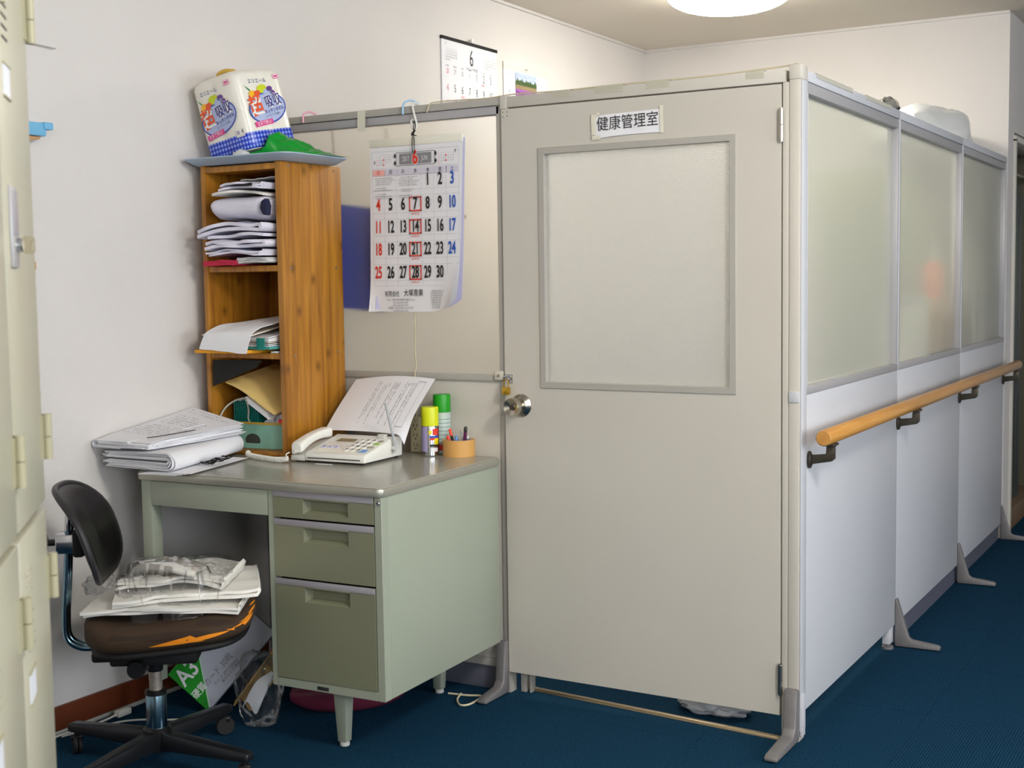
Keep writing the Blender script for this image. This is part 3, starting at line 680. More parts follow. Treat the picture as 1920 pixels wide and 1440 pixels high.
tag(ks.build('black_string', m_blackm), 'knotted black string from which the big calendar hangs', 'string')
cd = MB().tube(smoothpath([(.533, .003, 1.172), (.534, .002, 1.10), (.531, .003, 1.05), (.535, .002, 1.0), (.534, -.004, .978), (.533, -.004, .955), (.532, .004, .94), (.53, .004, .80), (.53, -.002, .74)], 5), .0022, 6).build('cable', m_rope)
tag(cd, 'thin beige cable running down from behind the big calendar', 'cable')

# calendars on the left wall
def vtext(mb, s, size, y, z, xs=1, bold=0, x=XW + .0085, align='CENTER'): mb.text(s, size, (x, y, z), (0, 1, 0), (0, 0, 1), xs, bold, align)
c1 = thing('wall_calendar', 'white month calendar with a black top strip on the left wall', 'calendar', (XW + .003, 1.345, 1.80))
rbox('page', m_paper, c1, XW + .002, XW + .007, 1.128, 1.560, 1.80, 2.243, .001, world=True)
rbox('top_strip', m_blackm, c1, XW + .001, XW + .010, 1.124, 1.562, 2.240, 2.2535, .001, world=True)
MB().lathe([(.003, .0), (.003, .01), (.008, .012), (.008, .018), (.002, .02)], 12, (XW + .001, 1.345, 2.262), 'x').build('push_pin', m_white, c1, world=True)
a_ = MB(); b_ = MB(); g_ = MB(); m_rose = mat('ink_rose', (222, 110, 120), .7)
def vdate(s, size, y, z, m, bold=-.0006):
    q = MB(); vtext(q, s, size, y, z, .62, bold); q.build('date_number', m, c1, smooth=0, world=True, recalc=False)
q = MB(); vtext(q, '6', .098, 1.352, 2.186, .62, -.0006); q.build('month_number', m_ink, c1, smooth=0, world=True, recalc=False)
vtext(g_, '2017 June 平成29年', .012, 1.355, 2.143, .9)
for k in range(7):
    y = 1.166 + k * .0563
    vtext(g_, 'SUN MON TUE WED THU FRI SAT'.split()[k], .010, y, 2.137)
    if k < 4: vdate(str(28 + k), .030, y, 2.115, m_rose if k == 0 else m_inkl, -.0003)
    else: vdate(str(k - 3), .046, y, 2.112, m_ink)
    for z, d0 in ((2.048, 4), (1.985, 11), (1.922, 18), (1.859, 25)):
        if d0 + k < 31: vdate(str(d0 + k), .046, y, z, m_rose if k == 0 else m_ink)
vtext(b_, '休業日', .010, 1.443, 2.087); vtext(b_, '休業日', .010, 1.283, 2.020)
for (yb, zb) in ((1.158, 2.205), (1.462, 2.205)):
    for r_i in range(5):
        for k in range(7): vtext(g_, str(1 + k + 7 * r_i) if 1 + k + 7 * r_i < 32 else '', .0092, yb + k * .0128, zb - r_i * .0108)
vtext(a_, '5', .014, 1.152, 2.224, .7); vtext(a_, '7', .014, 1.535, 2.224, .7)
for mb_, m_, nm in ((a_, m_ink, 'small_black_print'), (b_, m_rose, 'small_red_print'), (g_, m_inkg, 'small_grey_print')): mb_.build(nm, m_, c1, smooth=0, world=True, recalc=False)['kind'] = 'stuff'
c2 = thing('wall_calendar', 'white calendar with a lavender field picture and cream top strip, on the left wall', 'calendar', (XW + .003, 1.81, 1.75))
rbox('page', m_paper, c2, XW + .002, XW + .006, 1.620, 2.012, 1.75, 2.195, .001, world=True)
rbox('top_strip', mat('strip_cream', (234, 229, 214), .5), c2, XW + .0015, XW + .008, 1.618, 2.014, 2.188, 2.217, .001, world=True)
MB().lathe([(.003, .004), (.003, .012), (.006, .014), (.001, .017)], 10, (XW + .001, 1.81, 2.204), 'x').build('push_pin', m_steel, c2, world=True)
a_ = MB(); vtext(a_, '7', .05, 1.664, 2.076, .62, -.0004); a_.build('date_number', m_inkg, c2, smooth=0, world=True, recalc=False); a_ = MB(); vtext(a_, '6', .03, 1.640, 2.168, .6, -.0003); a_.build('month_number', m_inkg, c2, smooth=0, world=True, recalc=False)
pics = [(2.145, 2.182, (186, 200, 230)), (2.11, 2.128, (150, 130, 96)), (2.02, 2.11, (160, 92, 176))]
for z0, z1, c in pics: MB().quad((XW + .0085, 1.8135, (z0 + z1) / 2), (0, 1, 0), (0, 0, 1), .189, z1 - z0).build('picture', mat('picture_%d' % c[0], c, .6, var=.15, vscale=30, stretch=(1, 1, 4)), c2, world=True)
tr = MB(); pts = [(1.719, 2.128)] + [(1.719 + .189 * k / 24, 2.145 + .012 * abs(nz(k * .9, 2)) + (.012 if k % 5 == 2 else 0)) for k in range(25)] + [(1.908, 2.128)]
tr.add([(XW + .0088, y, z) for y, z in pts], [tuple(range(len(pts)))]); tr.build('picture_trees', mat('picture_trees', (70, 92, 48), .6, var=.3, vscale=60), c2, world=True)
rr_ = MB()
rr_.add([(XW + .0089, 1.719, 2.102), (XW + .0089, 1.719, 2.097), (XW + .0089, 1.908, 2.066), (XW + .0089, 1.908, 2.073)], [(0, 1, 2, 3)]); rr_.build('picture_row', mat('picture_row', (96, 48, 110), .6), c2, world=True)

# ================================================================== DESK
dk = thing('desk', 'old grey green steel office desk with three drawers on the right', 'desk', (.8608, -.0297, 0), .0436)
TW, TD = .840, .653
dt = MB()
def rrect(x0, x1, y0, y1, r, n=5):
    out = []
    for (cx_, cy_, a0) in ((x1 - r, y1 - r, 0), (x0 + r, y1 - r, PI / 2), (x0 + r, y0 + r, PI), (x1 - r, y0 + r, 1.5 * PI)):
        for k in range(n + 1): a = a0 + PI / 2 * k / n; out.append((cx_ + r * math.cos(a), cy_ + r * math.sin(a)))
    return out
MB().prism(rrect(-TW, .0, -TD, 0, .022), 'z', .7085, .7305).build('edge_band', m_dedge, dk, .003, 2)
MB().prism(rrect(-TW + .005, -.005, -TD + .005, -.005, .018), 'z', .7300, .7334).build('desk_top', m_dtop, dk, .001, 1)
# pedestal body as side panels and frame, with drawer fronts
px0, px1, pf, pz0, pz1 = -.372, -.006, -TD + .012, .170, .7085
rbox('pedestal', m_desk, dk, px0, px1, pf + .030, -.012, pz0, pz1, .002)
fm = MB(); fm.box(px0, px0 + .018, pf - .002, pf + .030, pz0, pz1); fm.box(px1 - .022, px1, pf - .002, pf + .030, pz0, pz1); fm.box(px0 + .018, px1 - .022, pf - .002, pf + .030, pz0, pz0 + .024)
fm.build('pedestal_frame', m_desk, dk, .001, 1)
MB().box(px0 + .018, px1 - .022, pf + .027, pf + .0295, pz0 + .02, pz1).build('drawer_gap_shade', m_dk, dk)  # near-black sheet painting the shade in the gaps round the drawers
rbox('maker_plate', m_ink, dk, -.222, -.186, pf - .0035, pf - .001, .1755, .185, .0005)
def drawer(z0, z1, x0, x1):
    ha = MB(); hx0, hx1, hz1 = x0 + .098, x0 + .243, z1 - .016
    hz0 = hz1 - .042
    y0, y1 = pf - .004, pf + .003
    # front with a recessed pull
    vs = [(x0, y0, z0), (x1, y0, z0), (x1, y0, z1), (x0, y0, z1), (hx0, y0, hz0), (hx1, y0, hz0), (hx1, y0, hz1), (hx0, y0, hz1)]
    vs += [(hx0 + .012, y0 + .02, hz0 + .010), (hx1 - .004, y0 + .02, hz0 + .010), (hx1 - .004, y0 + .02, hz1), (hx0 + .012, y0 + .02, hz1)]
    vs += [(x0, y1, z0), (x1, y1, z0), (x1, y1, z1), (x0, y1, z1)]
    fs = [(0, 1, 5, 4), (1, 2, 6, 5), (2, 3, 7, 6), (3, 0, 4, 7), (4, 5, 9, 8), (5, 6, 10, 9), (6, 7, 11, 10), (7, 4, 8, 11), (8, 9, 10, 11), (0, 12, 13, 1), (1, 13, 14, 2), (2, 14, 15, 3), (3, 15, 12, 0)]
    d_ = MB().add(vs, fs).build('drawer', m_desk_shaded, dk, 0, smooth=0)
    rbox('label_strip', m_strip, d_, x0, x1, pf - .0055, pf - .0035, z1 - .0155, z1 + .001, .0005)
    rbox('pull_lip', m_desk_shaded, d_, hx0 + .004, hx1, pf - .0058, pf - .0042, hz1 - .003, hz1 + .001, .0004)
dx0, dx1 = px0 + .020, px1 - .024
drawer(.636, .7065, dx0, dx1); drawer(.474, .630, dx0, dx1); drawer(.196, .468, dx0, dx1)
MB().lathe([(.0065, pf - .002), (.0065, pf - .0045), (.005, pf - .006), (.0005, pf - .006)], 16, (px1 - .010, 0, .693), 'y').build('key_lock', m_chrome, dk)
MB().lathe([(.003, pf - .0062), (.0003, pf - .0066)], 10, (px1 - .010, 0, .693), 'y').build('keyhole', m_ink, dk)
# centre drawer and left leg frame
rbox('centre_drawer', m_desk, dk, -TW + .050, px0 - .002, pf - .002, pf + .35, .636, .706, .002)
rbox('frame_post', m_desk, dk, -TW + .012, -TW + .050, pf - .001, pf + .04, .12, .7085, .003)
rbox('side_rail', m_desk, dk, -TW + .016, -TW + .036, pf + .04, -.05, .66, .7085, .002)
rbox('frame_post', m_desk, dk, -TW + .012, -TW + .046, -.05, -.014, .12, .7085, .003)
rbox('modesty_panel', m_desk, dk, -TW + .030, px0, -.03, -.02, .22, .7085, .001)
def dleg(x, y):
    l = MB(); a, b = .021, .0135
    l.add([(x - a, y - a, pz0), (x + a, y - a, pz0), (x + a, y + a, pz0), (x - a, y + a, pz0), (x - b, y - b, .012), (x + b, y - b, .012), (x + b, y + b, .012), (x - b, y + b, .012)], [(0, 1, 2, 3), (4, 7, 6, 5), (0, 4, 5, 1), (1, 5, 6, 2), (2, 6, 7, 3), (3, 7, 4, 0)])
    o = l.build('leg', m_desk, dk, .002)
    MB().lathe([(.013, 0), (.014, .004), (.013, .012)], 16, (x, y, 0)).build('glide', m_whiteg, o)
dleg(-.198, -.560); dleg(-.200, -.055)
for y in (pf + .02, -.032):
    rbox('leg', m_desk, dk, -TW + .014, -TW + .036, y - .012, y + .012, .012, .12, .002)
    MB().lathe([(.012, 0), (.013, .012)], 12, (-TW + .025, y, 0)).build('glide', m_whiteg, dk)

# ================================================================== WOODEN SHELF AND ITS CONTENTS
DZ = .7336
sh = thing('wooden_shelf', 'tall narrow stained pine shelf standing on the desk', 'shelf', (.12, -.175, DZ))
def ws(name, *a, bev=.0015): return rbox(name, m_wood, sh, *a, bev, world=True)
sL, sR, sF, sK, sT = -.040, .281, -.320, -.030, 1.626
ws('side_panel', sL, sL + .018, sF, sK, DZ, sT); ws('side_panel', sR - .022, sR, sF, sK, DZ, sT)
ws('top_board', sL + .018, sR - .022, sF + .002, sK, sT - .022, sT - .004)
S1, S2 = 1.316, 1.050
ws('shelf_board', sL + .018, sR - .022, sF + .003, sK, S1 - .018, S1); ws('shelf_board', sL + .018, sR - .022, sF + .003, sK, S2 - .018, S2)
ws('back_board', sL + .018, sR - .022, sK - .006, sK, DZ, sT - .022); ws('base_board', sL + .018, sR - .022, sF + .003, sK - .006, DZ + .001, DZ + .012)
for (y, z) in ((-.285, 1.614), (-.065, 1.612), (-.285, 1.307), (-.065, 1.307), (-.275, 1.042), (-.065, 1.042)):
    MB().lathe([(.0042, sR - .001), (.0042, sR + .0012), (.001, sR + .0016)], 12, (0, y, z), 'x').build('screw', m_steel, sh, world=True)
hk = MB().sheet(lambda u, v: (sL - .006 + .003 * math.sin(v * 3), sF + .012 + .006 * u, 1.205 + .07 * v), 2, 10, .001).build('hanging_tag', m_white, sh, world=True)
MB().tube([(sL - .007, sF + .014 + .005 * math.cos(a), 1.199 + .006 * math.sin(a)) for a in [k * PI / 5 for k in range(10)]], .0011, 6, closed=True).build('ring', m_steel, hk, world=True)

def folded(name, m, x0, x1, y0, y1, z0, n, t, gap, seed, label=None, cat='clothes', group=None, skew=.0, parent=None, crump=1.0, tilt=0.0):
    """a garment folded back and forth, fold loops at both ends"""
    path = []
    L = n * (t + gap)
    for i in range(n):
        z = z0 + t / 2 + i * (t + gap)
        k = 14; xs_ = [j / k for j in range(k + 1)]
        if i % 2: xs_ = xs_[::-1]
        e0 = x0 + abs(nz(seed, i)) * .02; e1 = x1 - abs(nz(seed + 5, i)) * .02
        for q in xs_:
            zz = z + gap * .45 * nz(q * 3 + seed, i * 2.3) * crump + .006 * crump * nz(q * 2.1 + seed * .7, .3) * min(1, (z - z0) / .012 + .4) - .004 * crump * (2 * q - 1) ** 2
            path.append((e0 + (e1 - e0) * q, zz, q))
        if i < n - 1:
            # fold loop
            s_ = 1 if i % 2 == 0 else -1; xe = path[-1][0]; h = t + gap
            for a in (.25, .5, .75):
                path.append((xe + s_ * math.sin(a * PI) * h * .55, z + h * (1 - math.cos(a * PI)) / 2, path[-1][2]))
    m_ = len(path); P = [Vector((p[0], 0, p[1])) for p in path]; nv = 10; mb = MB(); A = []; B = []
    for j in range(nv + 1):
        v = j / nv
        for i in range(m_):
            tg = (P[min(i + 1, m_ - 1)] - P[max(i - 1, 0)]).normalized(); nn = Vector((-tg.z, 0, tg.x))
            yy = y0 + (y1 - y0) * v + (.012 * nz(i * .21 + seed, seed * 3) * crump if v < .5 else 0) + skew * (path[i][0] - x0)
            dz = .004 * crump * nz(P[i].x * 18 + seed, v * 5, P[i].z * 12) * min(1, (P[i].z - z0) / .02) + tilt * (path[i][0] - x0)
            edge = (1 - v) ** 4 * -.0035 * min(1, max(0, (P[i].z - z0) / .02))
            A.append(P[i] + nn * t / 2 + Vector((0, yy, dz + edge))); B.append(P[i] - nn * t / 2 + Vector((0, yy, dz + edge)))
    o = len(A); fs = []
    for j in range(nv):
        for i in range(m_ - 1):
            a = j * m_ + i; fs.append((a, a + 1, a + m_ + 1, a + m_)); fs.append((a + o, a + m_ + o, a + m_ + 1 + o, a + 1 + o))
    for i in range(m_ - 1): fs.append((i, i + o, i + 1 + o, i + 1)); a = nv * m_ + i; fs.append((a, a + 1, a + 1 + o, a + o))
    for j in range(nv):
        a = j * m_; fs.append((a, a + m_, a + m_ + o, a + o)); a += m_ - 1; fs.append((a, a + o, a + m_ + o, a + m_))
    ob_ = mb.add(A + B, fs).build(name, m, parent, 0, smooth=60)
    if label: tag(ob_, label, cat, group)
    return ob_
G = 'folded clothes on the top shelf board'
cf = sF - .04
folded('folded_cloth', m_red, -.008, .125, cf, -.07, S1 + .0005, 2, .0075, .002, 1.2, 'crimson folded cloth at the bottom of the shelf stack', 'cloth', G, crump=.6)
folded('folded_cloth', m_clothg, .134, .244, cf + .005, -.07, S1 + .0005, 3, .0045, .002, 2.1, 'pale grey folded cloth beside the crimson cloth, bottom of the stack', 'cloth', G, crump=.6)
folded('folded_garment', m_cloth, .006, .236, cf, -.06, S1 + .021, 2, .006, .002, 3.7, 'thin white folded garment directly above the crimson cloth', 'garment', G, crump=2.2)
folded('folded_garment', m_cloth, .012, .236, cf - .004, -.06, S1 + .0405, 2, .0095, .004, 4.4, 'white folded garment, second above the crimson cloth', 'garment', G, crump=2.2)
folded('folded_garment', m_cloth, .020, .236, cf + .006, -.06, S1 + .070, 1, .009, .003, 5.1, 'single-layer white garment in the middle of the shelf stack', 'garment', G, crump=2.2)
folded('folded_garment', m_cloth, -.014, .236, cf - .006, -.06, S1 + .084, 2, .0105, .005, 6.3, 'white folded garment jutting out furthest left in the shelf stack', 'garment', G, crump=2.2, tilt=.03)
# the thick rolled garment
rg = MB()
def rollfn(u, v):
    a = 2 * PI * u; c, q_ = math.cos(a), math.sin(a); p_ = 3.0; r = 1 / ((abs(c) ** p_ + abs(q_) ** p_) ** (1 / p_))
    n_ = nz(c * 2, q_ * 2, v * 3 + 4); n2 = nz(c * 1.2 + 5, q_ * 1.2, v * 2.2)
    e = math.sin(min(1, v / .10) * PI / 2) ** .5 * (1 if v < .93 else math.cos((v - .93) / .07 * PI / 2 * .8))
    return (.022 + .214 * v + .006 * n2, -.225 + .135 * r * c * (1 + .04 * n_) * (.85 + .15 * e), 1.4835 + .0350 * r * q_ * (.35 + .65 * e) * (1 + .10 * n_) + .006 * n2 - .004 * v)
rg.grid(rollfn, 28, 14)
rg.add([rollfn(i / 28, 1) for i in range(28)], [tuple(range(28))])
ro = thing('rolled_garment', 'thick white garment with a navy lining, in the upper half of the shelf stack', 'garment', (.14, -.235, 1.45), group=G)
rg.build('garment_roll', m_cloth, ro, smooth=60, world=True)
MB().prism([(.236, 1.476), (.243, 1.496), (.258, 1.504), (.266, 1.480), (.262, 1.452), (.246, 1.456)], 'y', -.368, -.345).build('navy_lining', m_navy, ro, .004, world=True)
folded('folded_garment', m_clothc, .040, .236, cf + .01, -.06, 1.5265, 1, .007, .003, 7.9, 'creamy white garment flap lying on the thick rolled garment', 'garment', G, crump=2.2, tilt=-.0)
folded('folded_garment', m_cloth, .070, .236, cf + .0, -.06, 1.538, 2, .006, .006, 8.8, 'topmost white garment in the shelf stack, folded open with a dark gap', 'garment', G, crump=2.2, tilt=.03)
MB().prism([(.118, 1.5470), (.206, 1.5462), (.204, 1.5535), (.190, 1.5525)], 'y', cf - .006, cf + .05).build('garment_gap_strip', m_blackm)  # black strip in the gap between the topmost garment's layers
oe = bpy.data.objects['garment_gap_strip']; oe.name = 'black_gap_strip'; oe.parent = bpy.data.objects['folded_garment.005']
o = MB().sheet(lambda u, v: (.105 + .138 * u, -.30 + .22 * v, 1.5695 + .003 * nz(u * 4, v * 3) + .004 * u), 12, 10, .0025).build('folded_garment', m_clothg, smooth=60)
tag(o, 'flat grey white garment at the very top of the shelf stack', 'garment', G)

board = [o for o in sh.children if o.name.startswith('shelf_board')] + [o for o in sh.children if o.name.startswith('side_panel')]
gs = [bpy.data.objects[k] for k in ('folded_cloth', 'folded_cloth.001', 'folded_garment', 'folded_garment.001', 'folded_garment.002', 'folded_garment.003')]
done = list(board)
for o in gs: settle(o, [o], done); done.append(o)
ro.location.z -= .030; settle(ro, list(ro.children), done); done += list(ro.children)
o4, o5, o6 = (bpy.data.objects[k] for k in ('folded_garment.004', 'folded_garment.005', 'folded_garment.006'))
for o in (o4, o5): o.location.z -= .030; settle(o, [o], done); done.append(o)
o6.location.z = o5.location.z - .012; settle(o6, [o6], done)
# middle compartment
of = MB().prism([(-.020, -.392), (.175, -.372), (.215, -.09), (-.002, -.09), (-.004, -.33)], 'z', S2 + .0008, S2 + .011).build('file_board', m_orange, None, .001)
tag(of, 'flat orange yellow file jutting out of the middle compartment', 'file')
a_ = MB(); rnd = random.Random(5)
for k in range(22): a_.quad((.02 + k * .0035, -.3935 + .0105 * k * .0035 / .02 * .55, S2 + .006), (.995, .1, 0), (0, 0, 1), .0015 + rnd.random() * .001, .004)
fw = thing('teal_folder', 'teal plastic folder full of papers in the middle compartment', 'folder', (.13, -.23, S2 + .012))
fd = MB().box(-.012, .250, -.355, -.06, S2 + .0125, S2 + .022).build('lower_cover', m_tealf, fw, .004, world=True)
for k in range(9): MB().sheet(lambda u, v: (-.002 + .002 * nz(k, 1) + .245 * u, -.352 + .006 * nz(k, 5) + .27 * v, S2 + .0232 + k * .0034 + .03 * v * k / 8 + .002 * math.sin(u * 4 + k)), 8, 4, .0025).build('paper_sheet', m_paper if k % 3 else m_paperc, fw, world=True)
MB().sheet(lambda u, v: (.205 + .03 * u, -.362 + .0 * v, S2 + .012 + .036 * v), 6, 6, .003).build('folder_edge', m_teal, fw, world=True)
MB().sheet(lambda u, v: (-.016 + .03 * u, -.362 + .0 * v, S2 + .014 + .034 * v), 6, 6, .003).build('folder_edge', m_teal, fw, world=True)
o = MB().sheet(lambda u, v: (-.006 + .20 * u, -.372 + .25 * v, S2 + .0575 + .035 * v + .006 * u * v), 8, 6, .004).build('paper_sheet', m_paperc, smooth=60); tag(o, 'cream paper under the draped white sheet in the middle compartment', 'paper')
def drape(u, v):
    s_ = v * .34
    if s_ < .07:
        k = s_ / .07; y = -.392 + .010 * k * k; z = S2 + .014 + .050 * k - .012 * u * (1 - k); x = .000 + .190 * u + .016 * k
    else:
        k = (s_ - .07) / .27; y = -.382 + .26 * k; z = S2 + .064 + .020 * math.sin(min(1, k * 5) * PI / 2) * .6 + .05 * k - .016 * k * k; x = .016 + .190 * u + k * (.13 * (1 - u) + .046 * u)
    z += .005 * nz(u * 3, v * 4, 2)
    return (x, y, z)
o = MB().sheet(drape, 14, 30, .002).build('draped_paper', m_paper, smooth=60); tag(o, 'white sheet draped over the pile in the middle compartment', 'paper')
o = MB().box(.222, .248, -.318, -.20, S2 + .0005, S2 + .006).build('white_card', m_paper, None, .001); tag(o, 'small white card on the shelf edge beside the teal folder', 'card')

# lower compartment
bk = MB().sheet(lambda u, v: (.004 + .17 * u + .02 * v * u, -.342 + .008 * u + .004 * v, .945 + .083 * v + .062 * u * (1 - v)), 10, 8, .004).build('black_folder', m_blackm, smooth=50)
tag(bk, 'black plastic folder hanging below the middle shelf board', 'folder')
ev = MB().sheet(lambda u, v: (.03 + .195 * u + .03 * v, -.312 + .05 * u * 0 + .20 * v, .958 - .088 * u - .055 * u * u * 0 + .045 * v + .006 * math.sin(u * 5)), 14, 10, .004).build('envelope', m_manila, smooth=50)
tag(ev, 'yellow manila envelope slanting in the lower compartment', 'envelope')
for k in range(3):
    o = MB().sheet(lambda u, v: (.105 + .004 * k + .085 * u, -.308 + .18 * v, .912 - .008 * k - .050 * u + .035 * v), 8, 6, .002).build('paper_sheet', m_paper, smooth=50)
    tag(o, ['white sheet directly under the manila envelope', 'second white sheet under the manila envelope', 'lowest white sheet under the manila envelope'][k], 'paper', 'papers under the envelope')
o = MB().box(-.023, .023, -.05, .05, -.006, .006).build('red_notebook', mat('red_cover', (220, 40, 40), .4), None, .001); o.location = (.229, -.225, .837); tag(o, 'red notebook lying under the slanting papers in the shelf', 'notebook')
bs = thing('basket', 'small teal plastic basket with cables in the lower compartment', 'basket', (.060, -.200, DZ + .0135))
def basket_wall(p0, p1, z0, z1, n, m_):
    b = MB(); p0 = Vector(p0); p1 = Vector(p1); d_ = (p1 - p0); L_ = d_.length; d_.normalize(); nn = Vector((-d_.y, d_.x, 0)) * .002
    for k in range(n + 1):
        c = p0 + d_ * (L_ * k / n); b.add([c - d_ * .0022 - nn + Vector((0, 0, z0)), c + d_ * .0022 - nn + Vector((0, 0, z0)), c + d_ * .0022 + nn + Vector((0, 0, z0)), c - d_ * .0022 + nn + Vector((0, 0, z0)), c - d_ * .0022 - nn + Vector((0, 0, z1)), c + d_ * .0022 - nn + Vector((0, 0, z1)), c + d_ * .0022 + nn + Vector((0, 0, z1)), c - d_ * .0022 + nn + Vector((0, 0, z1))], [(0, 3, 2, 1), (4, 5, 6, 7), (0, 1, 5, 4), (1, 2, 6, 5), (2, 3, 7, 6), (3, 0, 4, 7)])
    for k in range(9):
        z = z0 + (z1 - z0) * k / 8; w_ = .004 if k in (0, 8) else .0016
        b.add([p0 - nn + Vector((0, 0, z - w_)), p1 - nn + Vector((0, 0, z - w_)), p1 + nn + Vector((0, 0, z - w_)), p0 + nn + Vector((0, 0, z - w_)), p0 - nn + Vector((0, 0, z + w_)), p1 - nn + Vector((0, 0, z + w_)), p1 + nn + Vector((0, 0, z + w_)), p0 + nn + Vector((0, 0, z + w_))], [(0, 3, 2, 1), (4, 5, 6, 7), (0, 1, 5, 4), (1, 2, 6, 5), (2, 3, 7, 6), (3, 0, 4, 7)])
    return b.build('basket_wall', m_, bs)
cs_ = [(-.048, -.055), (.048, -.055), (.052, .055), (-.052, .055)]
for k in range(4): basket_wall(cs_[k] + (0,), cs_[(k + 1) % 4] + (0,), .003, .145, 11, m_teal)
rbox('basket_floor', m_teal, bs, -.05, .05, -.055, .055, .0, .004)
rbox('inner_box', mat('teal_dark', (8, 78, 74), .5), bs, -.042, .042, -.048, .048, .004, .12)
cbl = MB().tube(smoothpath([(-.014, -.30, .80), (-.012, -.298, .84), (.0, -.285, .872), (.02, -.268, .892), (.05, -.258, .902), (.08, -.256, .904), (.09, -.2, .902)], 6), .003, 8)
cbl.tube(smoothpath([(.04, -.262, .895), (.065, -.264, .901), (.076, -.262, .87), (.072, -.260, .84), (.079, -.260, .825)], 6), .0028, 8)
tag(cbl.build('cable', m_whiteg), 'white cable hanging over the teal basket', 'cable')
tb_ = thing('printed_box', 'mint green cardboard box with yellow rim and dark emblem, low in the shelf', 'box', (.12, -.28, DZ + .0128))
def tealbox():
    # four walls, open top, turned a little
    a = [(-.004, -.268), (.164, -.264), (.240, -.215), (.240, -.110), (-.004, -.110)]
    return [Vector((x, y, 0)) for x, y in a]
pts = tealbox()
for k in range(5):
    p0, p1 = pts[k], pts[(k + 1) % 5]; d_ = (p1 - p0).normalized(); nn = Vector((-d_.y, d_.x, 0)) * .003
    h0 = .075 if k < 3 else .075
    vs = [p0 + Vector((0, 0, DZ + .013)), p1 + Vector((0, 0, DZ + .013)), p1 + nn + Vector((0, 0, DZ + .013)), p0 + nn + Vector((0, 0, DZ + .013))]
    z1 = [.012, .022, .022, .012, .0][k] * 0
    vs += [q + Vector((0, 0, h0)) for q in vs]
    MB().add(vs, [(0, 3, 2, 1), (4, 5, 6, 7), (0, 1, 5, 4), (1, 2, 6, 5), (2, 3, 7, 6), (3, 0, 4, 7)]).build('box_wall', m_tealb, tb_, 0, world=True)
    vs2 = [q + Vector((0, 0, h0 + .0005)) - nn * .2 for q in vs[:4]]; vs2 += [q + Vector((0, 0, .007)) for q in vs2]
    MB().add(vs2, [(0, 3, 2, 1), (4, 5, 6, 7), (0, 1, 5, 4), (1, 2, 6, 5), (2, 3, 7, 6), (3, 0, 4, 7)]).build('rim', m_yel, tb_, 0, world=True)
em = MB(); n_ = 40; d_ = (pts[1] - pts[0]).normalized(); nn = Vector((d_.y, -d_.x, 0)) * .0008; ce = pts[0] + d_ * .098 + Vector((0, 0, DZ + .038)) + nn
ring = []
for k in range(n_):
    a = 2 * PI * k / n_; rr2 = 1.0 + (.05 if k % 2 else 0) * (1 if math.sin(a) > -.2 else 0)
    ring.append(ce + d_ * (.029 * rr2 * math.cos(a)) + Vector((0, 0, .021 * rr2 * math.sin(a) if math.sin(a) > -.4 else -.0085)))
em.add(ring, [tuple(range(n_))]); em.build('emblem', mat('emblem_dark', (72, 76, 70), .6), tb_, smooth=0, world=True)
for k in range(3):
    o = MB().sheet(lambda u, v: (.118 + .012 * k + .042 * u, -.250 + .006 * k + .012 * v, .775 + .012 * k + .055 * v + (.01 * u if k == 0 else -.012 * u) + .012 * u * v), 6, 6, .0006).build('paper_sheet', m_paper, smooth=50)
    tag(o, ['white paper sticking up at the left of the mint green box', 'white paper sticking up in the middle of the mint green box', 'white paper sticking up at the right of the mint green box'][k], 'paper', 'papers in the mint green box')

# on top: tray, kitchen towel pack, green bag
ty = thing('plastic_tray', 'pale blue grey plastic tray on top of the wooden shelf', 'tray', (.12, -.18, sT))
def tray_prof():
    mb = MB(); lo = rrect(-.058, .312, -.335, -.075, .03, 5); hi = rrect(-.080, .336, -.360, -.054, .04, 5); hi2 = rrect(-.087, .344, -.367, -.048, .045, 5)
    n = len(lo); vs = [(x, y, sT + .001) for x, y in lo] + [(x, y, sT + .020) for x, y in hi] + [(x, y, sT + .021) for x, y in hi2] + [(x, y, sT + .018) for x, y in hi2] + [(x * .99, y * .99 - .001, sT + .004) for x, y in lo]
    fs = [tuple(range(n - 1, -1, -1))]
    order = [(0, 3), (3, 2), (2, 1), (1, 4)]
    for a, b in order: fs += [(a * n + i, a * n + (i + 1) % n, b * n + (i + 1) % n, b * n + i) for i in range(n)]
    fs.append(tuple(4 * n + i for i in range(n)))
    return mb.add(vs, fs)
tray_prof().build('tray_body', m_traym, ty, smooth=50, world=True)

TZ = sT + .0055
kp = thing('kitchen_towel_pack', 'four-roll kitchen towel pack in printed plastic wrap on the tray', 'pack', (.075, -.20, TZ + .038), rot=tuple((Matrix.Rotation(math.radians(13), 3, Vector((.66, -.75, 0))) @ Matrix.Rotation(math.radians(-5), 3, 'Z')).to_euler()))
Wp, Hp = .106, .242
def packfn(u, v):
    # rounded square section with a slight dip between the rolls
    a = 2 * PI * u; c, s_ = math.cos(a), math.sin(a); p_ = 5.0
    r = 1.0 / ((abs(c) ** p_ + abs(s_) ** p_) ** (1 / p_))
    x, y = r * c, r * s_
    dip = 0
    for q in (x, y):
        if abs(q) < .25 and max(abs(x), abs(y)) > .9: dip = .035 * (1 - abs(q) / .25)
    k = 1 - dip
    zz = v
    if v < .06: k *= .90 + .10 * math.sin(v / .06 * PI / 2)
    if v > .93: k *= .82 + .18 * math.cos((v - .93) / .07 * PI / 2)
    return (Wp * k * x, Wp * k * y, -.0 + Hp * (v + .03 * 0))
pk = MB().grid(packfn, 64, 24)
pk.add([packfn(i / 64, 1) for i in range(64)] + [(0, 0, Hp + .006)], [(i, (i + 1) % 64, 64) for i in range(64)])
pk.add([packfn(i / 64, 0) for i in range(64)] + [(0, 0, -.002)], [((i + 1) % 64, i, 64) for i in range(64)])
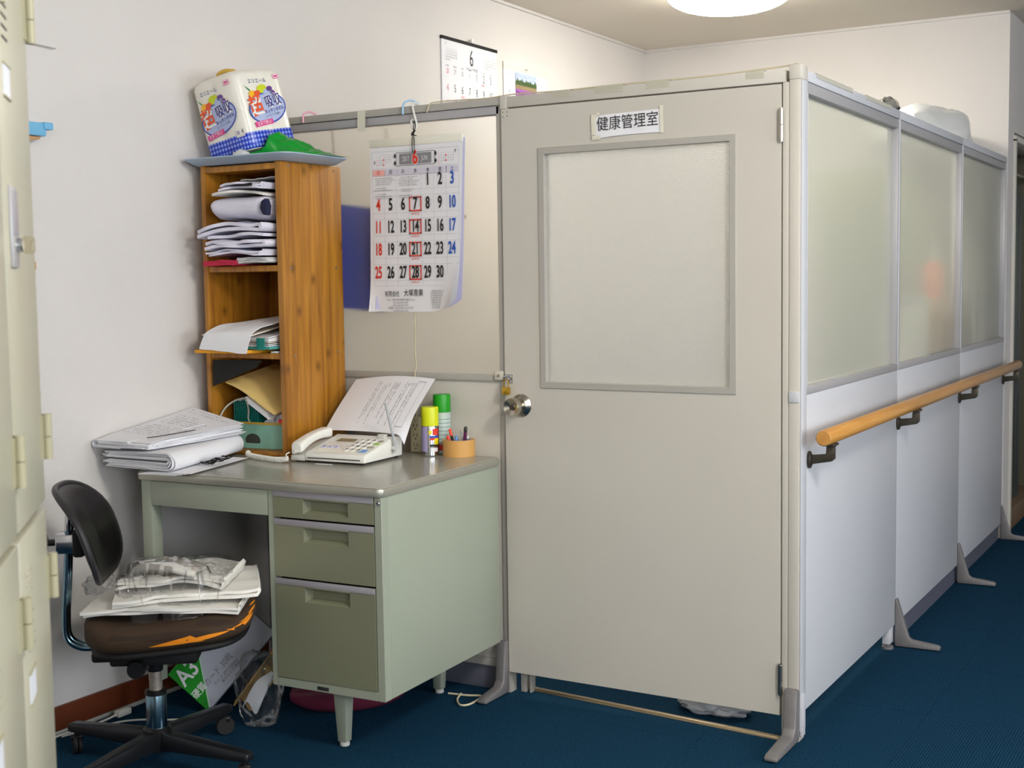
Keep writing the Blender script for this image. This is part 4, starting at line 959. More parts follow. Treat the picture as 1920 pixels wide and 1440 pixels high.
m_wrap = mat('pack_wrap_cream', (240, 236, 224), .28, coat=.25, bump=.05, bscale=50)
pk.build('wrap', m_wrap, kp, smooth=50)
ging = bpy.data.materials.new('gingham_blue'); ging.use_nodes = True
nt = ging.node_tree; b = nt.nodes['Principled BSDF']; b.inputs['Roughness'].default_value = .3
tc = nt.nodes.new('ShaderNodeTexCoord'); sp = nt.nodes.new('ShaderNodeSeparateXYZ'); nt.links.new(tc.outputs['Object'], sp.inputs[0])
def stripe(sock):
    mu = nt.nodes.new('ShaderNodeMath'); mu.operation = 'MULTIPLY'; mu.inputs[1].default_value = 2 * PI / .0135; nt.links.new(sock, mu.inputs[0])
    si = nt.nodes.new('ShaderNodeMath'); si.operation = 'SINE'; nt.links.new(mu.outputs[0], si.inputs[0])
    gt = nt.nodes.new('ShaderNodeMath'); gt.operation = 'GREATER_THAN'; gt.inputs[1].default_value = 0; nt.links.new(si.outputs[0], gt.inputs[0]); return gt.outputs[0]
sxy = nt.nodes.new('ShaderNodeMath'); sxy.operation = 'ADD'; nt.links.new(sp.outputs['X'], sxy.inputs[0]); nt.links.new(sp.outputs['Y'], sxy.inputs[1])
a1 = stripe(sxy.outputs[0]); a2 = stripe(sp.outputs['Z'])
sm = nt.nodes.new('ShaderNodeMath'); sm.operation = 'ADD'; nt.links.new(a1, sm.inputs[0]); nt.links.new(a2, sm.inputs[1])
hf = nt.nodes.new('ShaderNodeMath'); hf.operation = 'MULTIPLY'; hf.inputs[1].default_value = .5; nt.links.new(sm.outputs[0], hf.inputs[0])
rp = nt.nodes.new('ShaderNodeValToRGB'); rp.color_ramp.interpolation = 'CONSTANT'; e = rp.color_ramp.elements
e[0].position = 0; e[0].color = lin((160, 180, 240)); e[1].position = .3; e[1].color = lin((66, 92, 214)); e2 = e.new(.8); e2.color = lin((24, 44, 172))
nt.links.new(hf.outputs[0], rp.inputs['Fac']); nt.links.new(rp.outputs['Color'], b.inputs['Base Color'])
gbm = MB().grid(lambda u, v: tuple(Vector(packfn(u, .012 + .20 * v)) * Vector((1, 1, 1)).length / math.sqrt(3) + Vector((packfn(u, .012 + .2 * v)[0] * .012, packfn(u, .012 + .2 * v)[1] * .012, 0))), 64, 6)
gbm.build('gingham_band', ging, kp, smooth=50)
# prints on the two faces towards the room: local -y (left face) and +x (right face)
class SepMB(MB):
    def __init__(s, c): s.c = c
    def add(s, vs, fs): MB().add(vs, fs).build('printed_shape', mat('pack_print_' + s.c, cols[s.c], .35), kp, smooth=0, recalc=False); return s
cols = dict(red=(236, 92, 48), wht=(248, 244, 236), ind=(52, 48, 140), pnk=(226, 70, 148), blu=(56, 74, 178), yel=(250, 190, 40), grn=(40, 170, 70), pur=(112, 60, 150), pal=(178, 190, 226), ylw=(206, 216, 40), gry=(120, 124, 160))
for (fx, n_, side) in (((1, 0, 0), (0, -1, 0), 0), ((0, 1, 0), (1, 0, 0), 1)):
    PR = {k: SepMB(k) for k in cols}
    def WORD(c, *a, **kw): MB().text(*a, **kw).build('printed_word', mat('pack_print_' + c, cols[c], .35), kp, smooth=0, recalc=False)
    X_ = Vector(fx); N_ = Vector(n_); Z_ = Vector((0, 0, 1))
    def P(a, z, d=.0012): return N_ * (Wp * 1.0 + d) + X_ * a + Z_ * (z * 1.07 + .002)
    sl = (X_ + Z_ * .14).normalized(); sy = (Z_ - X_ * .14).normalized()
    def oval(mb, ca, cz, ra, rz2, d, a0=0, a1=2 * PI, w_=None, n=36):
        o_ = [P(ca, cz, d) + sl * (ra * math.cos(a0 + (a1 - a0) * k / n)) + sy * (rz2 * math.sin(a0 + (a1 - a0) * k / n)) for k in range(n + 1)]
        if w_ is None: mb.add(o_, [tuple(range(n + 1))])
        else:
            i_ = [P(ca, cz, d) + sl * ((ra - w_) * math.cos(a0 + (a1 - a0) * k / n)) + sy * ((rz2 - w_) * math.sin(a0 + (a1 - a0) * k / n)) for k in range(n + 1)]
            mb.add(o_ + i_, [(k, k + 1, k + n + 2, k + n + 1) for k in range(n)])
    oval(PR['pal'], 0.0, .108, .078, .046, .0008); oval(PR['blu'], .0, .108, .080, .048, .0011, w_=.0045)
    WORD('ind', 'エリエール', .0165, P(-.018, .186, .0014), X_, Z_, xs=.95)
    for (c_, ca, cz, ra, rz2) in (('yel', -.050, .150, .015, .011), ('red', -.030, .152, .014, .008), ('ylw', -.006, .163, .022, .013), ('pur', .026, .162, .013, .008), ('pur', .036, .150, .011, .008), ('pal', .016, .152, .02, .012)): oval(PR[c_], ca, cz, ra, rz2, .0013 + .0001 * (ord(c_[0]) % 5))
    for k in range(3): PR['grn'].add([P(-.058, .158, .0018), P(-.066 - .006 * k, .166 + .006 * k, .0018), P(-.060 + .002 * k, .162, .0018)], [(0, 1, 2)])
    WORD('wht', '超', .066, P(-.046, .113, .0019), sl, sy, xs=.88, bold=.0007); WORD('red', '超', .066, P(-.046, .113, .0022), sl, sy, xs=.88, bold=.0016)
    WORD('wht', '吸収', .042, P(.028, .126, .0019), sl, sy, xs=.88, bold=.0012); WORD('ind', '吸収', .040, P(.028, .126, .0022), sl, sy, xs=.90, bold=.0005)
    WORD('ind', 'キッチンタオル', .0135, P(.026, .100, .0016), sl, sy, xs=.9, bold=.0002); WORD('gry', 'コンパクトで収納', .0095, P(.012, .086, .0016), sl, sy, xs=.85)
    PR['pnk'].quad(P(-.030, .066, .0015), X_ + Z_ * .1, Z_ - X_ * .1, .078, .016); WORD('wht', '丈夫で安心!', .0135, P(-.030, .066, .0020), X_ + Z_ * .1, Z_ - X_ * .1, xs=.88)
    PR['pnk'].quad(P(.066, .196, .0013), X_, Z_, .024, .014); PR['wht'].quad(P(.0655, .1965, .0016), X_, Z_, .021, .011); PR['pnk'].quad(P(.066, .1965, .0018), X_, Z_, .016, .006)
    if side == 0:
        PR['wht'].quad(P(.074, .050, .0024), X_, Z_, .036, .024); WORD('ind', '50', .0165, P(.065, .051, .0028), X_, Z_, xs=.8); WORD('ind', '4', .02, P(.085, .052, .0028), X_, Z_, xs=.8)
        WORD('ind', 'カット ロール', .004, P(.074, .041, .0028), X_, Z_)
MB().tube(smoothpath([(-.05, -.02, Hp + .006), (-.03, -.03, Hp + .016), (.0, -.03, Hp + .018), (.03, -.02, Hp + .008)], 5), .007, 8).build('carry_handle', m_yel, kp)

gb2 = thing('green_plastic_bag', 'shiny green plastic bag lying on the tray beside the towel pack', 'bag', (.26, -.2, TZ))
def gbag(u, v):
    th = 2 * PI * u; x = -.185 + .282 * v
    hgt = 1.18 * (.004 + .056 * math.exp(-((v - .36) / .25) ** 2) + .030 * max(0, 1 - abs(v - .62) / .45)) * (1 if 0 < v < 1 else .1) * min(1, (1 - v) * 6 + .12)
    wid = .085 * (1 - .35 * v) * min(1, .25 + v * 4)
    n_ = nz(math.cos(th) * 1.5 + 3, math.sin(th) * 1.5, v * 6)
    rid = 1 - abs(nz(math.cos(th) * 3, v * 7, 4)) * 1.3
    s_ = math.sin(th)
    return (x + .26 + .006 * n_, -.245 + wid * math.cos(th) * (1 + .1 * n_) + .10 * v, TZ + .001 + .016 * max(0, v - .7) / .3 + hgt * (s_ * .5 + .5) * (.82 + .25 * rid * (s_ > 0) + .15 * n_))
pkb = bvh([o for o in kp.children if o.name.startswith(('wrap', 'gingham', 'printed'))]); trb = bvh(list(ty.children))
def squeeze(mb):
    out = []
    for q in mb.v:
        z = q[2]
        for k in range(13):
            dx, dy = (0, 0) if k == 0 else (.022 * math.cos(k * PI / 6), .022 * math.sin(k * PI / 6))
            h = pkb.ray_cast(Vector((q[0] + dx, q[1] + dy, TZ - .02)), Vector((0, 0, 1)), .4)
            if h[0] is not None: z = min(z, max(TZ + .0012, h[0].z - .004))
        lo = TZ
        for k in range(9):
            dx, dy = (0, 0) if k == 0 else (.012 * math.cos(k * PI / 4), .012 * math.sin(k * PI / 4))
            h = trb.ray_cast(Vector((q[0] + dx, q[1] + dy, TZ + .3)), Vector((0, 0, -1)), .5)
            if h[0] is not None: lo = max(lo, h[0].z)
        out.append((q[0], q[1], max(z, lo + .0015)))
    mb.v = out; return mb
gm = squeeze(MB().grid(gbag, 64, 60)); gm.build('bag_film', m_gbag, gb2, smooth=50, world=True)
squeeze(blob((.135, -.325, TZ + .016), (.028, .016, .020), 6.1, .3, 2.4, TZ + .0005, 3)).build('inner_bag', m_filmw, gb2, smooth=50, world=True)

# ================================================================== PAPERS ON THE DESK
ps = thing('paper_stack', 'untidy stack of printed papers overhanging the front left desk corner', 'paper stack', (.05, -.55, DZ))
rnd = random.Random(11)
def ztop(u, v): return .080 + .003 * (1 - u) + (.050 - .040 * u) * v ** 1.2 - .006 * max(0, .15 - v) / .15
for k in range(20):
    f = (k + 1) / 20; ang = rnd.uniform(-.05, .05) + .03; ox, oy = rnd.uniform(-.008, .008), rnd.uniform(-.010, .010)
    w_, l_ = (.190, .40) if k % 4 else (.18, .36)
    ca, sa = math.cos(ang), math.sin(ang)
    def fn(u, v, k=k, ca=ca, sa=sa, ox=ox, oy=oy, w_=w_, l_=l_, f=f):
        a = (u - .5) * w_; b_ = (v - .5) * l_
        return (.024 + ox * .7 + a * ca - b_ * sa, -.540 + oy + a * sa + b_ * ca, DZ + .0655 + (ztop(u, v) - .060) * f + .0012 * nz(u * 3 + k, v * 3))
    MB().sheet(fn, 6, 12, .0014 if k % 3 else .0022).build('paper_sheet', m_paper, ps, smooth=50, world=True)
tp = MB()
def topfn(u, v):
    a = (u - .5) * .205; b_ = (v - .5) * .40; ca, sa = math.cos(.03), math.sin(.03)
    return (.022 + a * ca - b_ * sa, -.535 + a * sa + b_ * ca, DZ + .0095 + ztop(u, v))
tsh = MB().sheet(topfn, 10, 14, .0012).build('top_sheet', m_paper, ps, smooth=50, world=True)
for k in range(15):
    v = .94 - k * .052; a0, a1 = .08 + .05 * rnd.random(), .55 + .38 * rnd.random()
    if k in (2, 8): continue
    n_ = int((a1 - a0) * 40)
    for j in range(n_):
        if rnd.random() < .35: continue
        u = a0 + (a1 - a0) * j / n_; p0 = Vector(topfn(u, v)) + Vector((0, 0, .0010)); p1 = Vector(topfn(u + .012, v)) + Vector((0, 0, .001)); p2 = Vector(topfn(u + .012, v + .010)) + Vector((0, 0, .001)); p3 = Vector(topfn(u, v + .010)) + Vector((0, 0, .001))
        tp.add([p0, p1, p2, p3], [(0, 1, 2, 3)])
tp.build('printed_lines', mat('ink_mid_grey', (104, 102, 106), .7), tsh, smooth=0, world=True)['kind'] = 'stuff'
# the curled front left end
MB().sheet(lambda u, v: (-.085 + .03 * math.cos(.6 + 3.4 * v) - .0 + .16 * u, -.735 - .012 * u, DZ + .062 + .028 * math.sin(.6 + 3.4 * v)), 6, 12, .0012).build('curled_sheet', m_paper, ps, smooth=60, world=True) if False else None
for k in range(4):
    r_ = .0095 - .0018 * k
    def fn(u, v, r_=r_, k=k):
        if u < .3: x, z = .13 * (1 - u / .3), r_
        elif u < .7: a = PI / 2 + PI * (u - .3) / .4; x, z = r_ * math.cos(a), r_ * math.sin(a)
        else: x, z = .10 * (u - .7) / .3, -r_
        return (-.076 + x + .010 * v, -.748 + .003 * k + .30 * v, DZ + .0750 + z + .022 * v)
    MB().sheet(fn, 22, 5, .0012).build('folded_sheet', m_paper, ps, smooth=60, world=True)
# folded bundle in front of the stack
rl = thing('rolled_papers', 'thick bundle of white papers folded over into a roll beside the paper stack', 'papers', (.19, -.53, DZ))
for k in range(10):
    rr3 = .0265 - .0024 * k
    def fn(u, v, rr3=rr3, k=k):
        # U-shaped section, opening to the left, axis along y
        s_ = u
        lf = .238 - .085 * v + .03 * nz(k * 1.7, 7.3)
        if s_ < .3: x, z = -lf * (1 - s_ / .3), rr3 * (1 - .25 * (1 - s_ / .3))
        elif s_ < .7: a = PI / 2 - PI * (s_ - .3) / .4; x, z = rr3 * 1.05 * math.cos(a), rr3 * math.sin(a)
        else: x, z = -lf * (s_ - .7) / .3, -rr3 * (1 - .1 * (s_ - .7) / .3)
        yy = -.735 + .40 * v + .012 * nz(k * 1.3, s_ * 2.5) * (1 - v)
        sk = -.105 * v
        return (.195 + sk + x, yy, DZ + .0345 + z + .002 * v)
    MB().sheet(fn, 26, 6, .0016).build('paper_sheet', m_paper, rl, smooth=60, world=True)
for k in range(4):
    o = MB().sheet(lambda u, v, k=k: (.11 + .012 * k + .125 * u - .08 * v, -.765 + .008 * k + .325 * v + .02 * u, DZ + .0008 + .0013 * k + .0006 * math.sin(u * 4) ** 2), 8, 8, .0006).build('paper_sheet', m_paper, smooth=50)
    tag(o, ['lowest loose sheet under the rolled papers', 'second loose sheet under the rolled papers', 'third loose sheet under the rolled papers', 'uppermost loose sheet under the rolled papers'][k], 'paper', 'loose sheets under the roll')
bc = MB()
for k in range(4):
    bc.tube(smoothpath([(.215 + .01 * k + .02 * math.cos(a + k) - .012 * a / 3, -.60 + .012 * k + .028 * math.sin(a + k) + .02 * a / 3, DZ + .014 + .004 * k + .003 * math.sin(a * 2)) for a in [j * .8 for j in range(9)]], 4), .0016, 6)
tag(bc.build('cord_tangle', m_blackm), 'tangled thin black cord beside the rolled papers', 'cord')
bt = MB().tube(smoothpath([(.085, -.70, DZ + .0945), (.105, -.66, DZ + .0965), (.112, -.60, DZ + .099), (.116, -.54, DZ + .101)], 5), .0013, 6)
tag(bt.build('black_string', m_blackm), 'short black string lying on the paper stack', 'string')

# ================================================================== FAX TELEPHONE
fx = thing('fax_phone', 'white fax telephone with number keys and an antenna, on the desk', 'telephone', (.465, -.27, DZ), .06)
FW, FDp = .130, .105   # half sizes
body = [(-FDp, .006), (-FDp, .022), (-FDp + .006, .030), (.045, .062), (.060, .066), (FDp, .064), (FDp, .006)]
MB().prism(body, 'x', -FW + .052, FW).build('body', m_white, fx, .004, 2)
MB().prism([(-FDp, .004), (-FDp + .002, .020), (.035, .052), (FDp - .01, .054), (FDp - .01, .004)], 'x', -FW, -FW + .052).build('cradle', m_whiteg, fx, .004, 2)
for (x, y) in ((-FW + .02, -FDp + .015), (FW - .015, -FDp + .015), (FW - .015, FDp - .015), (-FW + .02, FDp - .02)): MB().lathe([(.007, 0), (.007, .007)], 12, (x, y, 0)).build('rubber_foot', m_rub, fx)
sl0 = Vector((0, .151, .032)).normalized()  # direction up the sloping panel
def PP(x, t, d=.0008): # point on the panel: x across, t along slope from the front edge
    return Vector((x, -FDp + .006, .030)) + sl0 * t + Vector((0, -sl0.z, sl0.y)) * d
slot = MB().box(-FW + .062, FW - .014, -FDp - .0006, -FDp + .003, .0135, .0165); slot.build('paper_slot', m_ink, fx)
pq = MB(); pq.quad(PP(.037, .070, .0006), (1, 0, 0), sl0, .178, .128); pq.build('key_panel', mat('fax_panel', (240, 238, 226), .35), fx)
MB().quad(PP(-.008, .118, .0016), (1, 0, 0), sl0, .062, .026).build('display', m_lcd, fx); MB().quad(PP(-.008, .118, .0012), (1, 0, 0), sl0, .068, .031).build('display_bezel', mat('bezel', (168, 158, 134), .4), fx)
kt = MB()
for i, s_ in enumerate('123456789*0#'):
    r_i, c_i = divmod(i, 3); x = .045 + c_i * .022; tt = .118 - r_i * .0285
    ctr = PP(x, tt, .002)
    MB().lathe([(.0095, -.0015), (.0095, .0012), (.0085, .002), (.0002, .002)], 14, (0, 0, 0), 'z', M=Matrix.Translation(ctr) @ Vector((0, 0, 1)).rotation_difference(Vector((0, -sl0.z, sl0.y))).to_matrix().to_4x4()).build('number_key', m_white, fx)
    kt.text(s_, .0175, ctr + Vector((0, -sl0.z, sl0.y)) * .0025, (1, 0, 0), sl0, xs=1.0, bold=.0003)
kt.build('key_lettering', m_ink, fx, smooth=0, recalc=False)
for (x, tt, w_, h_, c) in ((.112, .118, .017, .014, (160, 150, 142)), (.112, .094, .019, .016, (164, 204, 92)), (.108, .064, .022, .012, (168, 160, 140)), (.104, .030, .026, .020, (112, 158, 220))):
    ctr = PP(x, tt, .0005); q = MB(); nn = Vector((0, -sl0.z, sl0.y))
    q.add([ctr + Vector((sx * w_ / 2, 0, 0)) + sl0 * (sy * h_ / 2) + nn * h for h in (0, .0025) for sx, sy in ((-1, -1), (1, -1), (1, 1), (-1, 1))], [(3, 2, 1, 0), (4, 5, 6, 7), (0, 1, 5, 4), (1, 2, 6, 5), (2, 3, 7, 6), (3, 0, 4, 7)]); q.build('function_key', mat('fax_key_%d' % c[0], c, .4), fx, .0008, 1)
for k in range(3):
    ctr = PP(-.048 + .022 * k, .052, .0005); nn = Vector((0, -sl0.z, sl0.y)); q = MB(); w_, h_ = .017, .014
    q.add([ctr + Vector((sx * w_ / 2, 0, 0)) + sl0 * (sy * h_ / 2) + nn * h for h in (0, .002) for sx, sy in ((-1, -1), (1, -1), (1, 1), (-1, 1))], [(3, 2, 1, 0), (4, 5, 6, 7), (0, 1, 5, 4), (1, 2, 6, 5), (2, 3, 7, 6), (3, 0, 4, 7)]); q.build('memory_key', mat('fax_lilac', (212, 210, 238), .4), fx, .0006, 1)
nt_ = MB(); rnd = random.Random(9)
for k in range(3): nt_.text('■▲◆'[k], .009, PP(-.048 + .022 * k, .052, .003), (1, 0, 0), sl0)
nt_.build('memory_marks', m_inkb, fx, smooth=0, recalc=False)
nt_ = MB()
for k in range(9): nt_.text(rnd.choice(['再ダイヤル', '保留', 'コピー', '停止', '登録', '機能']), .0055, PP(-.05 + .028 * (k % 4), .088 - .024 * (k // 4), .0016), (1, 0, 0), sl0)
for s_, x, tt in (('2', .010, .052), ('◁', -.004, .058), ('▷', .024, .046)): nt_.text(s_, .010, PP(x, tt, .0016), (1, 0, 0), sl0)
nt_.build('panel_lettering', m_inkg, fx, smooth=0, recalc=False)
# document slot at the back
rbox('document_slot', m_ink, fx, -FW + .06, FW - .01, .066, .080, .062, .0672)
rbox('paper_guide', m_whiteg, fx, .085, .11, .036, .056, .060, .074, .002)
# handset
def hs(u, v):
    a = 2 * PI * u; c, s_ = math.cos(a), math.sin(a); y = -.105 + .165 * v
    wd_ = .022 - .005 * math.sin(PI * v); ht = .013 + .004 * (abs(v - .5) * 2) ** 2
    p_ = 4; r = 1 / ((abs(c) ** p_ + abs(s_) ** p_) ** (1 / p_)); e = 1.0
    if v < .06: e = .72 + .28 * math.sin(v / .06 * PI / 2)
    if v > .94: e = .72 + .28 * math.sin((1 - v) / .06 * PI / 2)
    z = .040 + .032 * v + .010 * math.sin(PI * v)
    return (-FW + .022 + wd_ * r * c * e, y, z + ht * r * s_ * e)
hm = MB().grid(hs, 28, 24); hm.add([hs(i / 28, 0) for i in range(28)], [tuple(range(27, -1, -1))]); hm.add([hs(i / 28, 1) for i in range(28)], [tuple(range(28))])
hst = thing('handset', 'white telephone handset resting on the left of the fax telephone', 'handset', (.465, -.27, DZ), .06)
hm.build('handset_body', m_white, hst, smooth=50)
MB().lathe([(.006, 0), (.006, .014), (.003, .02)], 12, (0, 0, 0), 'y', M=Matrix.Translation((-FW + .024, -.122, .032))).build('cord_plug', m_whiteg, hst)
# coiled cord
co = []; base = smoothpath([(.352, -.405, DZ + .012), (.335, -.418, DZ + .010), (.30, -.415, DZ + .0085), (.25, -.402, DZ + .0085), (.20, -.385, DZ + .0085), (.165, -.368, DZ + .009), (.150, -.352, DZ + .012)], 12)
N = len(base)
for i in range(N * 6):
    f = i / 6; j = min(int(f), N - 2); t_ = f - j; p_ = base[j].lerp(base[j + 1], min(1, t_)); tg = (base[j + 1] - base[j]).normalized(); s_ = tg.cross(Vector((0, 0, 1))).normalized(); up = s_.cross(tg)
    a = i * 2 * PI / 13
    co.append(p_ + s_ * .0068 * math.cos(a) + up * .0068 * math.sin(a))
cc = MB().tube(co, .0018, 6); cc.tube(smoothpath([(.352, -.398, DZ + .030), (.351, -.412, DZ + .026), (.354, -.412, DZ + .016), (.352, -.405, DZ + .012)], 4), .0018, 6)
tag(cc.build('coiled_cord', m_white), 'white coiled telephone cord lying on the desk', 'cord')
# antenna
an = MB().tube([(.141, .045, .022), (.141, .045, .050), (.127, .020, .170)], [.0055, .0045, .0035], 10); an.build('antenna', mat('antenna_grey', (176, 180, 182), .4), fx)
MB().lathe([(.007, 0), (.007, .016)], 12, (.1295, .045, .034), 'x').build('antenna_hinge', m_whiteg, fx)
# sheet standing in the fax
def shf(u, v):
    bx_, by_, bz_ = .322 + .302 * u, -.192 - .006 * u, DZ + .0735
    x = bx_ + (.008 + .004 * u) * v
    y = by_ + .135 * v + .02 * v * v
    z = bz_ + .150 * v - .004 * v * v + .010 * math.sin(PI * u) * (.3 + .7 * v) + (.010 * u * v)
    if u > .94 and v < .3: z -= .030 * (u - .94) / .06 * (.3 - v) / .3
    return Vector((x, y, z))
fs_ = thing('fax_sheet', 'white printed sheet standing upright in the fax telephone', 'paper', (.48, -.21, DZ + .07))
MB().sheet(lambda u, v: tuple(shf(u, v)), 20, 14, .0005).build('sheet', m_paper, fs_, smooth=60, world=True)
pr_ = MB(); rnd = random.Random(21)
def onsheet(u, v):
    p_ = shf(u, v); a = shf(u + .01, v) - p_; b_ = shf(u, v + .01) - p_; n_ = a.cross(b_).normalized(); return p_ + n_ * .0008
for c in range(17):
    u = .36 + c * .029
    if c in (2, 6, 10): continue
    v0 = .90 - .03 * rnd.random(); v1 = .14 + .42 * rnd.random() * (c % 3)
    v = v0
    while v > v1:
        h_ = .006 + .012 * rnd.random()
        if rnd.random() < .82:
            w_ = .003 + .006 * rnd.random()
            pr_.add([onsheet(u, v), onsheet(u + w_, v), onsheet(u + w_, v - h_), onsheet(u, v - h_)], [(0, 1, 2, 3)])
        v -= h_ * 1.35
for (ua, ub, va, vb) in ((.84, .842, .12, .92), (.925, .927, .12, .92), (.84, .927, .915, .922), (.84, .927, .118, .125)):
    for k in range(8):
        t0, t1 = k / 8, (k + 1) / 8
        q = [(ua, va + (vb - va) * t0), (ub, va + (vb - va) * t0), (ub, va + (vb - va) * t1), (ua, va + (vb - va) * t1)] if (ub - ua) < .01 else [(ua + (ub - ua) * t0, va), (ua + (ub - ua) * t1, va), (ua + (ub - ua) * t1, vb), (ua + (ub - ua) * t0, vb)]
        pr_.add([onsheet(*z) for z in q], [(0, 1, 2, 3)])
pr_.build('printed_lines', mat('ink_mid_grey', (104, 102, 106), .7), fs_, smooth=0, world=True, recalc=False)['kind'] = 'stuff'
o = MB().box(.44, .50, -.392, -.382, DZ + .0002, DZ + .0008).build('paper_slip', m_paper); o.rotation_euler = (0, 0, .0); tag(o, 'small white paper slip poking out under the front of the fax telephone', 'paper')

# ================================================================== CANS, TAPE ROLL, PENS, OUTLET STRIP
def can(name, label, loc, r, hb, hc, mbody, mcap, rc):
    t_ = thing(name, label, 'spray can', loc, group=None)
    MB().lathe([(r * .90, 0), (r, .003), (r, hb - .008), (r * .93, hb - .002), (r * .9, hb)], 32).build('can_body', mbody, t_)
    MB().lathe([(rc, hb - .004), (rc, hb + hc - .004), (rc * .95, hb + hc), (rc * .3, hb + hc), (.0005, hb + hc)], 32).build('cap', mcap, t_)
    return t_
yc = can('spray_can', 'spray can with a lime yellow cap in front of the green-capped can', (.648, -.095, DZ), .0265, .096, .053, m_chrome, mat('lime_cap', (218, 226, 20), .35), .0265)
def curved(par, m, r, a0, a1, z0, z1, name='label_print'):
    n = 10; MB().grid(lambda u, v: (r * math.cos(a0 + (a1 - a0) * u), r * math.sin(a0 + (a1 - a0) * u), z0 + (z1 - z0) * v), n, 1).build(name, m, par, smooth=60)
vdir = math.atan2(-3.35 + .09, 2.85 - .65)   # roughly towards the room
A_ = lambda deg: math.radians(deg) + math.atan2(-3.26, 2.2)
curved(yc, mat('label_lilac', (176, 164, 208), .5), .0268, A_(-88), A_(-20), .014, .090)
curved(yc, m_inkr, .0268, A_(18), A_(62), .064, .084); curved(yc, m_inkb, .0268, A_(-4), A_(60), .056, .063); curved(yc, m_inkr, .0269, A_(-4), A_(60), .049, .056); curved(yc, mat('label_yellow', (240, 220, 20), .5), .027, A_(28), A_(64), .036, .054)
curved(yc, mat('label_yellow', (240, 220, 20), .5), .0269, A_(-10), A_(12), .068, .079); curved(yc, m_ink, .0268, A_(-4), A_(50), .030, .036)
curved(yc, mat('label_maroon', (74, 30, 36), .5), .0267, A_(55), A_(110), .012, .090)
curved(yc, m_paper, .0269, A_(2), A_(56), .014, .026)
gcn = can('spray_can', 'taller spray can with a green cap, behind the lime-capped can', (.652, -.034, DZ), .0265, .132, .050, mat('can_pale_teal', (190, 206, 200), .35), mat('green_cap', (28, 158, 24), .35), .027)
for k in range(7): curved(gcn, mat('can_label_line', (120, 150, 148), .5), .0268, A_(-40), A_(80), .034 + .012 * k, .036 + .012 * k)
curved(gcn, m_inkr, .0269, A_(-40), A_(80), .012, .03)
tr_ = thing('tape_roll', 'thick roll of brown packing tape standing as a pen holder', 'tape roll', (.730, -.062, DZ))
MB().lathe([(.041, 0), (.0495, .0), (.0495, .050), (.041, .050)], 48).build('tape', mat('kraft_tape', (212, 160, 92), .45, stretch=(1, 1, 12), var=.03, vscale=3), tr_) if False else None
def ringsolid(r0, r1, z0, z1, n=48):
    vs = []; fs = []
    for (r, z) in ((r1, z0), (r1, z1), (r0, z1), (r0, z0)):
        vs += [(r * math.cos(2 * PI * k / n), r * math.sin(2 * PI * k / n), z) for k in range(n)]
    for a in range(4): fs += [(a * n + k, a * n + (k + 1) % n, ((a + 1) % 4) * n + (k + 1) % n, ((a + 1) % 4) * n + k) for k in range(n)]
    return MB().add(vs, fs)
ringsolid(.0392, .0490, 0, .050).build('tape', mat('kraft_tape', (214, 162, 92), .42), tr_); ringsolid(.0375, .039, .0, .050).build('core', mat('tape_core', (206, 200, 190), .7), tr_)
def pen(label, x, y, dx, dy, L_, r, mbody, mtip, tl):
    t_ = thing('pen', label, 'pen', (x, y, DZ + .002), group='pens in the tape roll')
    d_ = Vector((dx, dy, 1)).normalized()
    MB().tube([d_ * .0, d_ * (L_ - tl)], r, 12).build('barrel', mbody, t_); MB().tube([d_ * (L_ - tl), d_ * (L_ - .004), d_ * L_], [r * 1.08, r * 1.08, r * .6], 12).build('pen_cap', mtip, t_)
pen('pen with a red cap leaning left in the tape roll', .722, -.064, -.30, .0, .082, .0042, m_ink, mat('pen_red', (240, 76, 48), .35), .022)
pen('red and white marker leaning left in the tape roll', .716, -.074, -.28, -.05, .062, .0046, mat('pen_red2', (222, 56, 48), .35), mat('pen_red', (240, 76, 48), .35), .018)
pen('purple pen with a black top standing tall in the tape roll', .744, -.060, .12, .0, .088, .0050, mat('pen_purple', (92, 24, 74), .3), m_black, .016)
pen('blue capped pen low in the tape roll', .730, -.078, .02, .0, .060, .0052, mat('pen_blue', (96, 140, 196), .3), mat('pen_blue', (96, 140, 196), .3), .012)
pen('clear white ballpoint pen in the tape roll', .732, -.046, -.04, .02, .074, .0036, m_white, m_whiteg, .014)
pen('grey pen at the back right of the tape roll', .752, -.052, .05, .02, .060, .0040, mat('pen_grey', (110, 122, 140), .4), m_whiteg, .010)
os_ = thing('outlet_strip', 'beige power outlet strip standing on end behind the fax telephone', 'power strip', (.567, -.040, DZ))
rbox('strip_body', mat('outlet_beige', (214, 206, 172), .45), os_, -.020, .018, -.016, .016, 0, .108, .004)
for k in range(3):
    for dx in (-.006, .006): rbox('outlet_slot', m_ink, os_, dx - .0008, dx + .0008, -.0166, -.0155, .024 + .03 * k - .005, .024 + .03 * k + .005)
    MB().lathe([(.0022, -.0167), (.0022, -.0155)], 10, (0, 0, .013 + .03 * k), 'y').build('earth_hole', m_ink, os_)

